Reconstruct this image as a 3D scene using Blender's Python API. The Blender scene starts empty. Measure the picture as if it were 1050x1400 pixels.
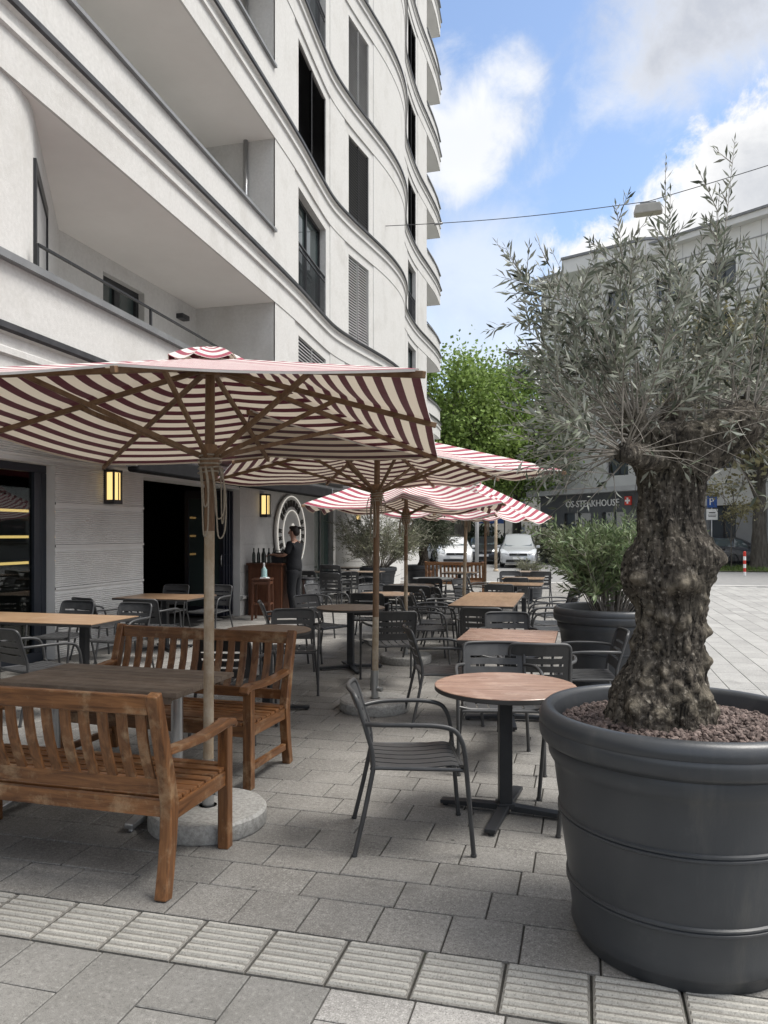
import bpy, bmesh, math, random
from mathutils import Vector, Matrix, noise
R = math.radians
PI = math.pi
random.seed(11)
TH = R(14.7)
CT, ST = math.cos(TH), math.sin(TH)
EYE = 1.62
COL = bpy.context.scene.collection

def cam(lat, d, z=0.0):
    """street grid point from the distance ahead of the photographer and to the right"""
    return Vector((lat*CT - d*ST, lat*ST + d*CT, z))

def at(px, py, d):
    return cam((px-525)/1050*d, d, EYE + (730-py)*d/1050)

def camdir(fx, fd):
    v = cam(fx, fd)
    return math.atan2(-v.x, v.y)

# ---------------------------------------------------------------- mesh builder
class MB:
    def __init__(s):
        s.v = []; s.f = []; s.m = []; s.sm = []; s.attr = None
    def add(s, verts, faces, mi=0, smooth=False):
        o = len(s.v)
        s.v.extend([tuple(p) for p in verts])
        for f in faces:
            s.f.append(tuple(i+o for i in f)); s.m.append(mi); s.sm.append(smooth)
        return s
    def box(s, c, size, rz=0.0, mi=0, M=None):
        hx, hy, hz = size[0]/2, size[1]/2, size[2]/2
        pts = [Vector((x, y, z)) for z in (-hz, hz) for y in (-hy, hy) for x in (-hx, hx)]
        if M is None: M = Matrix.Rotation(rz, 3, 'Z')
        c = Vector(c)
        pts = [M @ p + c for p in pts]
        return s.add(pts, [(0,2,3,1),(4,5,7,6),(0,1,5,4),(2,6,7,3),(0,4,6,2),(1,3,7,5)], mi)
    def bar(s, a, b, w, h, up=(0,0,1), mi=0):
        a, b, up = Vector(a), Vector(b), Vector(up)
        t = (b-a).normalized(); side = t.cross(up)
        if side.length < 1e-4: side = t.cross(Vector((1,0,0)))
        side.normalize(); u = side.cross(t)
        M = Matrix((side, t, u)).transposed()
        return s.box((a+b)/2, (w, (b-a).length, h), M=M, mi=mi)
    def strip(s, pts, w, h, up=(0,0,1), mi=0, smooth=False):
        """rectangular section swept along pts; w, h may be lists"""
        n = len(pts); pts = [Vector(p) for p in pts]; up = Vector(up); vs = []
        for i, p in enumerate(pts):
            t = (pts[min(i+1, n-1)] - pts[max(i-1, 0)]).normalized()
            side = t.cross(up)
            if side.length < 1e-4: side = Vector((1,0,0))
            side.normalize(); u = side.cross(t)
            ww = w[i] if isinstance(w, (list, tuple)) else w
            hh = h[i] if isinstance(h, (list, tuple)) else h
            vs += [p - side*ww/2 - u*hh/2, p + side*ww/2 - u*hh/2, p + side*ww/2 + u*hh/2, p - side*ww/2 + u*hh/2]
        fs = []
        for i in range(n-1):
            a = i*4; b = a+4
            for k in range(4):
                fs.append((a+k, a+(k+1) % 4, b+(k+1) % 4, b+k))
        fs.append((3,2,1,0)); e = (n-1)*4; fs.append((e,e+1,e+2,e+3))
        return s.add(vs, fs, mi, smooth)
    def tube(s, pts, r, n=8, caps=True, closed=False, mi=0, smooth=True):
        pts = [Vector(p) for p in pts]; m = len(pts)
        rs = r if isinstance(r, (list, tuple)) else [r]*m
        tang = []
        for i in range(m):
            if closed: t = pts[(i+1) % m] - pts[i-1]
            else: t = pts[min(i+1, m-1)] - pts[max(i-1, 0)]
            tang.append(t.normalized() if t.length > 1e-9 else Vector((0,0,1)))
        t0 = tang[0]
        nrm = t0.cross(Vector((0,0,1)))
        if nrm.length < 1e-3: nrm = t0.cross(Vector((1,0,0)))
        nrm.normalize(); vs = []
        for i in range(m):
            t = tang[i]
            nrm = (nrm - t*nrm.dot(t))
            if nrm.length < 1e-6: nrm = t.orthogonal()
            nrm.normalize(); b = t.cross(nrm)
            for k in range(n):
                a = 2*PI*k/n
                vs.append(pts[i] + (nrm*math.cos(a) + b*math.sin(a))*rs[i])
        fs = []
        for i in range(m if closed else m-1):
            a = i*n; b2 = ((i+1) % m)*n
            for k in range(n):
                fs.append((a+k, a+(k+1) % n, b2+(k+1) % n, b2+k))
        if caps and not closed:
            fs.append(tuple(range(n-1, -1, -1))); fs.append(tuple((m-1)*n+k for k in range(n)))
        return s.add(vs, fs, mi, smooth)
    def lathe(s, prof, n=32, c=(0,0,0), mi=0, smooth=True, capb=False, capt=False):
        vs = []; c = Vector(c)
        for r, z in prof:
            for k in range(n):
                a = 2*PI*k/n
                vs.append(c + Vector((r*math.cos(a), r*math.sin(a), z)))
        fs = []
        for i in range(len(prof)-1):
            a = i*n; b = a+n
            for k in range(n):
                fs.append((a+k, a+(k+1) % n, b+(k+1) % n, b+k))
        if capb: fs.append(tuple(range(n-1, -1, -1)))
        if capt:
            e = (len(prof)-1)*n; fs.append(tuple(e+k for k in range(n)))
        return s.add(vs, fs, mi, smooth)
    def prism(s, poly, z0, z1, M=None, mi=0):
        n = len(poly)
        vs = [Vector((x, y, z0)) for x, y in poly] + [Vector((x, y, z1)) for x, y in poly]
        if M is not None: vs = [M @ v for v in vs]
        fs = [tuple(range(n-1, -1, -1)), tuple(range(n, 2*n))] + [(i, (i+1) % n, n+(i+1) % n, n+i) for i in range(n)]
        return s.add(vs, fs, mi)
    def build(s, name, mats, parent=None, loc=None, rz=None, bevel=0, sharp=None):
        me = bpy.data.meshes.new(name)
        me.from_pydata(s.v, [], s.f)
        if not isinstance(mats, (list, tuple)): mats = [mats]
        for m in mats: me.materials.append(m)
        me.polygons.foreach_set('material_index', s.m)
        me.polygons.foreach_set('use_smooth', s.sm)
        if s.attr is not None:
            a = me.attributes.new('stripe', 'FLOAT', 'POINT'); a.data.foreach_set('value', s.attr)
        me.update()
        if sharp is not None: me.set_sharp_from_angle(angle=R(sharp))
        o = bpy.data.objects.new(name, me); COL.objects.link(o)
        if parent is not None: o.parent = parent
        if loc is not None: o.location = loc
        if rz is not None: o.rotation_euler = (0, 0, rz)
        if bevel:
            b = o.modifiers.new('bevel', 'BEVEL'); b.width = bevel; b.segments = 2; b.limit_method = 'ANGLE'; b.angle_limit = R(40)
        return o

def tag(o, label=None, cat=None, group=None, kind=None):
    if label: o['label'] = label
    if cat: o['category'] = cat
    if group: o['group'] = group
    if kind: o['kind'] = kind
    return o

def thing(name, label, cat, loc=(0,0,0), rz=0.0, group=None):
    o = bpy.data.objects.new(name, None); COL.objects.link(o)
    o.location = loc; o.rotation_euler = (0, 0, rz); o.empty_display_size = 0.1
    return tag(o, label, cat, group)

def dup(root, loc, rz, label, group=None):
    def cp(o, parent):
        c = o.copy(); COL.objects.link(c)
        if parent is not None: c.parent = parent
        for ch in kids.get(o.name, ()): cp(ch, c)
        return c
    kids = {}
    for ch in root.children_recursive: kids.setdefault(ch.parent.name, []).append(ch)
    r = cp(root, None)
    r.location = loc; r.rotation_euler = (0, 0, rz); r['label'] = label
    if group: r['group'] = group
    return r

# ---------------------------------------------------------------- materials
def new_mat(name):
    m = bpy.data.materials.new(name); m.use_nodes = True
    nt = m.node_tree; b = nt.nodes['Principled BSDF']
    return m, nt, b, nt.links

def nd(nt, t, **kw):
    n = nt.nodes.new(t)
    for k, v in kw.items():
        if k in n.bl_rna.properties: setattr(n, k, v)
        else: n.inputs[k.replace('_', ' ')].default_value = v
    return n

def c4(c): return (c[0], c[1], c[2], 1.0)

def coords(nt, L, stretch, rand=True, obj='Object'):
    tc = nd(nt, 'ShaderNodeTexCoord')
    mp = nd(nt, 'ShaderNodeMapping'); mp.inputs['Scale'].default_value = stretch
    L.new(tc.outputs[obj], mp.inputs['Vector'])
    if rand:
        oi = nd(nt, 'ShaderNodeObjectInfo')
        ml = nd(nt, 'ShaderNodeMath', operation='MULTIPLY'); ml.inputs[1].default_value = 17.3
        L.new(oi.outputs['Random'], ml.inputs[0]); L.new(ml.outputs[0], mp.inputs['Location'])
    return mp.outputs['Vector']

def mixc(nt, L, fac, a, b, mode='MIX'):
    m = nd(nt, 'ShaderNodeMix', data_type='RGBA', blend_type=mode)
    for sock, val in ((0, fac), (6, a), (7, b)):
        if hasattr(val, 'is_output'): L.new(val, m.inputs[sock])
        else: m.inputs[sock].default_value = val if sock == 0 else c4(val)
    return m.outputs[2]

def ramp(nt, L, src, lo, hi):
    r = nd(nt, 'ShaderNodeMapRange'); r.inputs[1].default_value = lo; r.inputs[2].default_value = hi
    L.new(src, r.inputs[0]); return r.outputs[0]

def mat(name, col, col2=None, rough=.6, metal=0.0, scale=6.0, stretch=(1,1,1), detail=5.0, bump=0.0, bscale=60.0,
        island=0.0, lo=.35, hi=.65, spec=.5, col3=None, scale3=1.5, lo3=.5, hi3=.7, bdist=.01, rvar=0.0, trans=0.0, dirt=0.0):
    m, nt, b, L = new_mat(name)
    b.inputs['Roughness'].default_value = rough; b.inputs['Metallic'].default_value = metal
    b.inputs['Specular IOR Level'].default_value = spec
    vec = coords(nt, L, stretch)
    out = None
    if col2 is not None:
        n = nd(nt, 'ShaderNodeTexNoise'); n.inputs['Scale'].default_value = scale; n.inputs['Detail'].default_value = detail
        n.inputs['Roughness'].default_value = .6
        L.new(vec, n.inputs['Vector'])
        f = ramp(nt, L, n.outputs['Fac'], lo, hi)
        out = mixc(nt, L, f, col, col2)
        if rvar:
            rr = nd(nt, 'ShaderNodeMapRange'); rr.inputs[3].default_value = max(0, rough-rvar); rr.inputs[4].default_value = min(1, rough+rvar)
            L.new(f, rr.inputs[0]); L.new(rr.outputs[0], b.inputs['Roughness'])
    if col3 is not None:
        n3 = nd(nt, 'ShaderNodeTexNoise'); n3.inputs['Scale'].default_value = scale3; n3.inputs['Detail'].default_value = 6
        n3.inputs['Roughness'].default_value = .7
        L.new(vec, n3.inputs['Vector'])
        out = mixc(nt, L, ramp(nt, L, n3.outputs['Fac'], lo3, hi3), out if out is not None else col, col3)
    if island:
        g = nd(nt, 'ShaderNodeNewGeometry')
        mr = nd(nt, 'ShaderNodeMapRange'); mr.inputs[3].default_value = 1-island; mr.inputs[4].default_value = 1+island
        L.new(g.outputs['Random Per Island'], mr.inputs[0])
        cc = nd(nt, 'ShaderNodeCombineColor')
        for i in range(3): L.new(mr.outputs[0], cc.inputs[i])
        out = mixc(nt, L, 1.0, out if out is not None else col, cc.outputs[0], 'MULTIPLY')
    if out is not None: L.new(out, b.inputs['Base Color'])
    else: b.inputs['Base Color'].default_value = c4(col)
    if bump:
        vb = coords(nt, L, stretch)
        nb = nd(nt, 'ShaderNodeTexNoise'); nb.inputs['Scale'].default_value = bscale; nb.inputs['Detail'].default_value = 6
        L.new(vb, nb.inputs['Vector'])
        bp = nd(nt, 'ShaderNodeBump'); bp.inputs['Strength'].default_value = bump; bp.inputs['Distance'].default_value = bdist
        L.new(nb.outputs['Fac'], bp.inputs['Height']); L.new(bp.outputs['Normal'], b.inputs['Normal'])
    if trans:
        tr = nd(nt, 'ShaderNodeBsdfTranslucent')
        if out is not None: L.new(out, tr.inputs['Color'])
        else: tr.inputs['Color'].default_value = c4(col)
        mx = nd(nt, 'ShaderNodeMixShader'); mx.inputs[0].default_value = trans
        L.new(b.outputs[0], mx.inputs[1]); L.new(tr.outputs[0], mx.inputs[2])
        L.new(mx.outputs[0], nt.nodes['Material Output'].inputs['Surface'])
    return m

def emit(name, col, strength):
    m, nt, b, L = new_mat(name)
    b.inputs['Base Color'].default_value = c4(col)
    b.inputs['Emission Color'].default_value = c4(col); b.inputs['Emission Strength'].default_value = strength
    return m

def wood(name, dark, light, grey, axis, rough=.5, greyness=(.5, .75), fine=1.0):
    st = [9.0*fine]*3; st['xyz'.index(axis)] = 0.9*fine
    m, nt, b, L = new_mat(name)
    vec = coords(nt, L, tuple(st))
    n = nd(nt, 'ShaderNodeTexNoise'); n.inputs['Scale'].default_value = 4; n.inputs['Detail'].default_value = 7; n.inputs['Roughness'].default_value = .65; n.inputs['Distortion'].default_value = .6
    L.new(vec, n.inputs['Vector'])
    col = mixc(nt, L, ramp(nt, L, n.outputs['Fac'], .32, .68), dark, light)
    v2 = coords(nt, L, (1.0, 1.0, 1.0))
    n2 = nd(nt, 'ShaderNodeTexNoise'); n2.inputs['Scale'].default_value = 7; n2.inputs['Detail'].default_value = 8; n2.inputs['Roughness'].default_value = .7
    L.new(v2, n2.inputs['Vector'])
    col = mixc(nt, L, ramp(nt, L, n2.outputs['Fac'], *greyness), col, grey)
    g = nd(nt, 'ShaderNodeNewGeometry')
    mr = nd(nt, 'ShaderNodeMapRange'); mr.inputs[3].default_value = .78; mr.inputs[4].default_value = 1.22
    L.new(g.outputs['Random Per Island'], mr.inputs[0])
    cc = nd(nt, 'ShaderNodeCombineColor')
    for i in range(3): L.new(mr.outputs[0], cc.inputs[i])
    col = mixc(nt, L, 1.0, col, cc.outputs[0], 'MULTIPLY')
    L.new(col, b.inputs['Base Color'])
    b.inputs['Roughness'].default_value = rough
    bp = nd(nt, 'ShaderNodeBump'); bp.inputs['Strength'].default_value = .25; bp.inputs['Distance'].default_value = .004
    L.new(n.outputs['Fac'], bp.inputs['Height']); L.new(bp.outputs['Normal'], b.inputs['Normal'])
    return m

def glass_dark(name, tint=(.02,.025,.03), rough=.02, alpha=None):
    m, nt, b, L = new_mat(name)
    b.inputs['Base Color'].default_value = c4(tint); b.inputs['Roughness'].default_value = rough
    b.inputs['Specular IOR Level'].default_value = .9
    return m

def glass_clear(name, tint=(.75,.82,.8)):
    """thin pane: mostly see-through, mirror-like at a slant"""
    m, nt, b, L = new_mat(name)
    tr = nd(nt, 'ShaderNodeBsdfTransparent'); tr.inputs[0].default_value = c4(tint)
    gl = nd(nt, 'ShaderNodeBsdfGlossy'); gl.inputs['Roughness'].default_value = .01
    lw = nd(nt, 'ShaderNodeLayerWeight'); lw.inputs[0].default_value = .5
    fr = nd(nt, 'ShaderNodeMath', operation='POWER'); fr.inputs[1].default_value = 4.0; L.new(lw.outputs['Facing'], fr.inputs[0])
    mx = nd(nt, 'ShaderNodeMixShader')
    ad = nd(nt, 'ShaderNodeMath', operation='MULTIPLY_ADD'); ad.inputs[1].default_value = .9; ad.inputs[2].default_value = .05
    ad.use_clamp = True
    L.new(fr.outputs[0], ad.inputs[0]); L.new(ad.outputs[0], mx.inputs[0])
    L.new(tr.outputs[0], mx.inputs[1]); L.new(gl.outputs[0], mx.inputs[2])
    L.new(mx.outputs[0], nt.nodes['Material Output'].inputs['Surface'])
    return m

M = {}
M['render'] = mat('white_render', (.585,.58,.565), (.50,.496,.482), rough=.9, scale=22, detail=12, lo=.3, hi=.72, bump=.5, bscale=120, bdist=.008, col3=(.43,.42,.395), scale3=1.1, lo3=.50, hi3=.85)
def streaks(m, amt):
    # rain streaks running down below ledges and joints
    nt = m.node_tree; L = nt.links; b = nt.nodes['Principled BSDF']; src = b.inputs['Base Color'].links[0].from_socket
    vec = coords(nt, L, (3.0, 3.0, .30), rand=False)
    n = nd(nt, 'ShaderNodeTexNoise'); n.inputs['Scale'].default_value = 2.2; n.inputs['Detail'].default_value = 9; n.inputs['Roughness'].default_value = .7
    L.new(vec, n.inputs['Vector'])
    L.new(mixc(nt, L, ramp(nt, L, n.outputs['Fac'], .56, .95), src, (.58*amt,.57*amt,.54*amt)), b.inputs['Base Color'])
streaks(M['render'], .80)
M['ribwall'] = mat('ribbed_render', (.76,.755,.74), (.67,.665,.65), rough=.85, scale=2.5, lo=.3, hi=.75, bump=.15, bscale=90)
M['soffit'] = mat('soffit_paint', (.74,.725,.70), (.70,.685,.66), rough=.95, scale=1.2)
M['trimdark'] = mat('dark_flashing', (.035,.036,.04), (.06,.06,.065), rough=.45, scale=4, metal=.3)
M['trimgrey'] = mat('grey_flashing', (.20,.205,.21), (.26,.265,.27), rough=.4, scale=3, metal=.4)
M['blackmetal'] = mat('black_metal', (.012,.013,.015), (.02,.021,.023), rough=.45, scale=8)
M['blind'] = mat('grey_louvres', (.27,.27,.27), (.33,.33,.33), rough=.5, scale=3)
M['blindblack'] = mat('black_louvres', (.010,.010,.011), (.016,.016,.017), rough=.6, scale=3)
M['glass'] = glass_dark('window_glass', (.04,.055,.055))
M['glassclear'] = glass_clear('shop_glass', (.62,.68,.66))
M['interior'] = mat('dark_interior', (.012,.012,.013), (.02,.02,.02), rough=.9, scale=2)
M['chair'] = mat('anthracite_metal', (.042,.043,.045), (.057,.058,.060), rough=.42, scale=9, bump=.04, bscale=300, spec=.5, rvar=.06)
M['tabblack'] = mat('black_table_steel', (.016,.018,.022), (.024,.026,.03), rough=.45, scale=9)
M['tabedge'] = mat('laminate_edge', (.05,.048,.047), rough=.5)
M['tabtop'] = wood('walnut_laminate', (.19,.105,.075), (.40,.265,.20), (.46,.345,.28), 'x', rough=.27, greyness=(.50,.85))
M['tabtop2'] = wood('brown_boards', (.15,.09,.052), (.30,.195,.12), (.33,.24,.165), 'y', rough=.35, greyness=(.5,.85))
M['tabold'] = wood('weathered_boards', (.11,.080,.058), (.225,.168,.122), (.26,.21,.165), 'x', rough=.6, greyness=(.45,.75))
for a in 'xyz':
    M['teak'+a] = wood('oiled_teak_'+a, (.080,.031,.011), (.275,.122,.046), (.44,.31,.185), a, rough=.34, greyness=(.53,.78))
    M['pole'+a] = wood('umbrella_wood_'+a, (.12,.062,.030), (.235,.135,.070), (.27,.175,.105), a, rough=.55, greyness=(.45,.75))
M['polepale'] = wood('pale_pole_wood', (.30,.215,.135), (.47,.37,.25), (.56,.49,.39), 'z', rough=.65, greyness=(.42,.7))
M['alu'] = mat('cast_aluminium', (.45,.46,.47), (.55,.56,.57), rough=.32, metal=.85, scale=6)
M['granite'] = mat('granite_concrete', (.30,.295,.28), (.42,.415,.40), rough=.85, scale=45, detail=3, lo=.4, hi=.6, bump=.3, bscale=120, col3=(.16,.16,.15), scale3=70, lo3=.62, hi3=.68)
M['planter'] = mat('anthracite_plastic', (.045,.049,.055), (.057,.061,.067), rough=.40, scale=2.5, detail=8, bump=.05, bscale=160, rvar=.08, col3=(.095,.097,.10), scale3=5, lo3=.60, hi3=.85)
streaks(M['planter'], .20)
M['rope'] = mat('pale_rope', (.36,.32,.26), (.26,.22,.17), rough=.9, scale=60)
M['lava'] = mat('lava_gravel', (.115,.084,.074), (.185,.145,.13), rough=.95, scale=30, island=.45, bump=.4, bscale=200)
M['soil'] = mat('dark_soil', (.05,.032,.027), (.08,.05,.042), rough=1, scale=30)
M['dullblack'] = mat('black_awning_box', (.008,.008,.009), (.014,.014,.015), rough=.85, scale=5, spec=.2)
M['white'] = mat('white_paint', (.78,.78,.77), rough=.5)
M['red'] = mat('red_paint', (.55,.035,.02), rough=.45)
M['signblue'] = mat('sign_blue', (.02,.08,.30), rough=.4)
M['awning'] = mat('maroon_awning', (.11,.014,.022), (.14,.02,.028), rough=.9, scale=5, trans=.15)
M['steel'] = mat('brushed_steel', (.42,.43,.44), (.50,.51,.52), rough=.3, metal=.9, scale=5, stretch=(8,8,.4))
def bez(pts, n=4):
    P = [Vector(p) for p in pts]; out = []
    for i in range(len(P)-1):
        p0 = P[max(i-1,0)]; p1 = P[i]; p2 = P[i+1]; p3 = P[min(i+2,len(P)-1)]
        for k in range(n):
            t = k/n
            out.append(.5*((2*p1)+(p2-p0)*t+(2*p0-5*p1+4*p2-p3)*t*t+(3*p1-p0-3*p2+p3)*t**3))
    out.append(P[-1]); return out
# ================================================================ GROUND
def slab_mat(name, a, b, speck, rough=.85, isl=.13, fine=150, bl=1.0):
    m, nt, bs, L = new_mat(name)
    vec = coords(nt, L, (1,1,1), rand=False)
    n = nd(nt, 'ShaderNodeTexNoise'); n.inputs['Scale'].default_value = 3.2; n.inputs['Detail'].default_value = 9; n.inputs['Roughness'].default_value = .68
    L.new(vec, n.inputs['Vector'])
    col = mixc(nt, L, ramp(nt, L, n.outputs['Fac'], .33, .67), a, b)
    n2 = nd(nt, 'ShaderNodeTexNoise'); n2.inputs['Scale'].default_value = fine; n2.inputs['Detail'].default_value = 3
    L.new(vec, n2.inputs['Vector'])
    col = mixc(nt, L, ramp(nt, L, n2.outputs['Fac'], .56, .74), col, speck)
    col = mixc(nt, L, ramp(nt, L, n2.outputs['Fac'], .44, .30), col, tuple(x*.55 for x in a))
    n4 = nd(nt, 'ShaderNodeTexNoise'); n4.inputs['Scale'].default_value = 48; n4.inputs['Detail'].default_value = 5; n4.inputs['Roughness'].default_value = .75
    L.new(vec, n4.inputs['Vector'])
    col = mixc(nt, L, ramp(nt, L, n4.outputs['Fac'], .54, .72), col, tuple(x*(1+.45*bl) for x in b))
    col = mixc(nt, L, ramp(nt, L, n4.outputs['Fac'], .46, .28), col, tuple(x*(1-.45*bl) for x in a))
    # stains and trodden spots
    n3 = nd(nt, 'ShaderNodeTexNoise'); n3.inputs['Scale'].default_value = 1.7; n3.inputs['Detail'].default_value = 7; n3.inputs['Distortion'].default_value = 1.2
    L.new(vec, n3.inputs['Vector'])
    col = mixc(nt, L, ramp(nt, L, n3.outputs['Fac'], .60, .82), col, tuple(x*.62 for x in a))
    vo = nd(nt, 'ShaderNodeTexVoronoi'); vo.inputs['Scale'].default_value = 2.3
    L.new(vec, vo.inputs['Vector'])
    col = mixc(nt, L, ramp(nt, L, vo.outputs['Distance'], .032, .018), col, tuple(x*.4 for x in a))
    g = nd(nt, 'ShaderNodeNewGeometry')
    mr = nd(nt, 'ShaderNodeMapRange'); mr.inputs[3].default_value = 1-isl; mr.inputs[4].default_value = 1+isl
    L.new(g.outputs['Random Per Island'], mr.inputs[0])
    cc = nd(nt, 'ShaderNodeCombineColor')
    for i in range(3): L.new(mr.outputs[0], cc.inputs[i])
    col = mixc(nt, L, 1.0, col, cc.outputs[0], 'MULTIPLY')
    L.new(col, bs.inputs['Base Color']); bs.inputs['Roughness'].default_value = rough
    bp = nd(nt, 'ShaderNodeBump'); bp.inputs['Strength'].default_value = .35; bp.inputs['Distance'].default_value = .003
    L.new(n2.outputs['Fac'], bp.inputs['Height']); L.new(bp.outputs['Normal'], bs.inputs['Normal'])
    return m

M['slab'] = slab_mat('terrace_slabs', (.165,.158,.147), (.235,.227,.213), (.37,.36,.34))
M['slabsmooth'] = slab_mat('smooth_slabs', (.17,.166,.156), (.215,.21,.20), (.265,.26,.247), isl=.08, fine=260)
M['plaza'] = slab_mat('plaza_slabs', (.27,.268,.26), (.345,.341,.33), (.42,.415,.40), isl=.12)
M['tactile'] = slab_mat('tactile_concrete', (.335,.325,.298), (.40,.39,.36), (.48,.47,.44), isl=.07, bl=.35)
M['joint'] = mat('joint_grit', (.035,.033,.028), (.06,.056,.048), rough=1, scale=40, col3=(.045,.06,.03), scale3=3, lo3=.58, hi3=.7)
M['asphalt'] = mat('light_asphalt', (.20,.20,.198), (.25,.25,.246), rough=.9, scale=5, detail=9, bump=.2, bscale=200)
M['earth'] = mat('far_ground', (.17,.17,.165), (.22,.22,.21), rough=.95, scale=.6)

def slab(mb, x0, x1, y0, y1, gap=.004, ch=.004, tilt=.0012):
    x0 += gap; x1 -= gap; y0 += gap; y1 -= gap
    if x1-x0 < .03 or y1-y0 < .03: return
    z = random.uniform(-.0012, .0004); tx = random.uniform(-tilt, tilt); ty = random.uniform(-tilt, tilt)
    v = [(x0,y0,-.014),(x1,y0,-.014),(x1,y1,-.014),(x0,y1,-.014)]
    c = ch*1.0
    top = [(x0+c,y0+c,z+tx+ty),(x1-c,y0+c,z-tx+ty),(x1-c,y1-c,z-tx-ty),(x0+c,y1-c,z+tx-ty)]
    edge = [(x0,y0,z-c*.8),(x1,y0,z-c*.8),(x1,y1,z-c*.8),(x0,y1,z-c*.8)]
    fs = []
    for i in range(4):
        j = (i+1) % 4
        fs.append((i, j, 4+j, 4+i)); fs.append((4+i, 4+j, 8+j, 8+i))
    fs.append((8,9,10,11))
    mb.add(v+edge+top, fs)

g = MB(); g.add([(-400,-300,-.06),(400,-300,-.06),(400,700,-.06),(-400,700,-.06)], [(0,1,2,3)])
tag(g.build('ground', M['earth']), kind='structure')
g = MB(); g.add([(-14,-8,-.012),(26,-8,-.012),(26,25.9,-.012),(-14,25.9,-.012)], [(0,1,2,3)])
tag(g.build('paving_joints', M['joint']), kind='structure')

# terrace: courses of slabs running across, everything beyond the tactile strip
rnd = random.Random(3)
t = MB(); y = 2.935; row = 0
while y < 25.6:
    h = .30 if row == 0 else .25
    x = -6.75 - rnd.uniform(0, .4)
    while x < 1.15:
        w = .30 if row == 0 else rnd.choice((.36, .40, .40, .40, .44))
        slab(t, x, min(x+w, 1.15), y, y+h); x += w
    y += h; row += 1
tag(t.build('terrace_paving', M['slab']), kind='structure')
# smooth footpath slabs on the near side of the strip
t = MB(); x = -4.6; k = 0
sp = MB()
while x < 4.5:
    w = .31; y = 2.605; k += 1
    first = True
    while y > .9:
        h = rnd.choice((.30, .45, .45, .60))
        if first and k % 2: h *= .6
        first = False
        target = sp if (-.98 < x < -.66 and y > 2.2) or rnd.random() < .05 else t
        slab(target, x, x+w, y-h, y, gap=.003); y -= h
    x += w
tag(t.build('footpath_paving', M['slabsmooth']), kind='structure')
M['speckslab'] = slab_mat('speckled_slabs', (.225,.218,.208), (.30,.292,.28), (.48,.47,.45), fine=170)
tag(sp.build('patched_paving', M['speckslab']), kind='structure')
# tactile strip of ribbed tiles
t = MB(); x = -4.63
while x < 5.0:
    slab(t, x, x+.31, 2.612, 2.928, gap=.005)
    t.m[-9:] = [1]*9
    for k in range(7):
        yy = 2.612 + .026 + k*.044
        a, b = x+.012, x+.298
        z0, z1 = -.0015, .0075
        t.add([(a,yy-.013,z0),(b,yy-.013,z0),(b,yy+.013,z0),(a,yy+.013,z0),(a+.004,yy-.007,z1),(b-.004,yy-.007,z1),(b-.004,yy+.007,z1),(a+.004,yy+.007,z1)],
              [(0,1,5,4),(1,2,6,5),(2,3,7,6),(3,0,4,7),(4,5,6,7)])
    x += .31
M['tacbase'] = slab_mat('tactile_grooves', (.165,.158,.143), (.215,.207,.19), (.27,.262,.245), isl=.05, bl=.4)
tag(t.build('tactile_strip', [M['tactile'], M['tacbase']]), kind='structure')
# plaza: courses run up the street
t = MB(); x = 1.155
while x < 17:
    y = 2.94 - rnd.uniform(0, .6)
    while y < 25.4:
        h = rnd.choice((.40, .50, .60, .60)); slab(t, x, x+.30, max(y, 2.94), y+h, gap=.003, tilt=.0006); y += h
    x += .30
tag(t.build('plaza_paving', M['plaza']), kind='structure')
def sheet(name, pts, z, m, kind='structure'):
    s = MB(); s.add([(p[0],p[1],z) for p in pts], [tuple(range(len(pts)))])
    return tag(s.build(name, m), kind=kind)
sheet('side_street', [(-14,25.9),(60,25.9),(60,47),(-14,47)], -.02, M['asphalt'])
M['line'] = mat('pale_kerbstone', (.42,.415,.40), (.5,.49,.47), rough=.85, scale=20)
k = MB(); k.box((20, 25.75, -.01), (92, .28, .07)); tag(k.build('kerb', M['line'], bevel=.01), kind='structure')

# ================================================================ APARTMENT BUILDING
FX = [(-12,-4.85),(-6,-4.95),(0,-5.12),(4,-5.26),(6.58,-5.36),(10,-5.53),(13.5,-5.70),(15,-5.79),(16.5,-5.92),(17.8,-6.0),(19,-5.93),(20.3,-5.78),(21.5,-5.65),
      (22.5,-5.60),(23.4,-5.62),(24.3,-5.72),(25.1,-5.89),(26,-6.13),(27,-6.35),(28,-6.44),(29,-6.49),(30.2,-6.5),(31.6,-6.46),(33.5,-6.44),(35,-6.53),(37,-6.6)]
def fx(y):
    for i in range(len(FX)-1):
        if y <= FX[i+1][0]:
            break
    p1, p2 = FX[i], FX[i+1]
    p0 = FX[max(i-1, 0)]; p3 = FX[min(i+2, len(FX)-1)]
    h = p2[0]-p1[0]; u = (y-p1[0])/h
    m1 = (p2[1]-p0[1])/(p2[0]-p0[0])*h; m2 = (p3[1]-p1[1])/(p3[0]-p1[0])*h
    return (2*u**3-3*u*u+1)*p1[1] + (u**3-2*u*u+u)*m1 + (-2*u**3+3*u*u)*p2[1] + (u**3-u*u)*m2
def fp(y, off=0.0, z=0.0):
    e = .05; tx = (fx(y+e)-fx(y-e))/(2*e)
    n = Vector((1, -tx)).normalized()
    return Vector((fx(y)+n.x*off, y+n.y*off, z))

apt = thing('apartment_building', 'white rendered apartment building with wavy facade and deep balconies', 'building', (-6.6, 14, 0))
A0 = Vector((-6.6, 14, 0))
def part(mb, name, m, parent=None, **kw):
    """world-space mesh as a part of the building"""
    p = parent or apt
    off = A0
    mb.v = [(v[0]-off.x, v[1]-off.y, v[2]-off.z) for v in mb.v]
    return mb.build(name, m, p, **kw)

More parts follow.
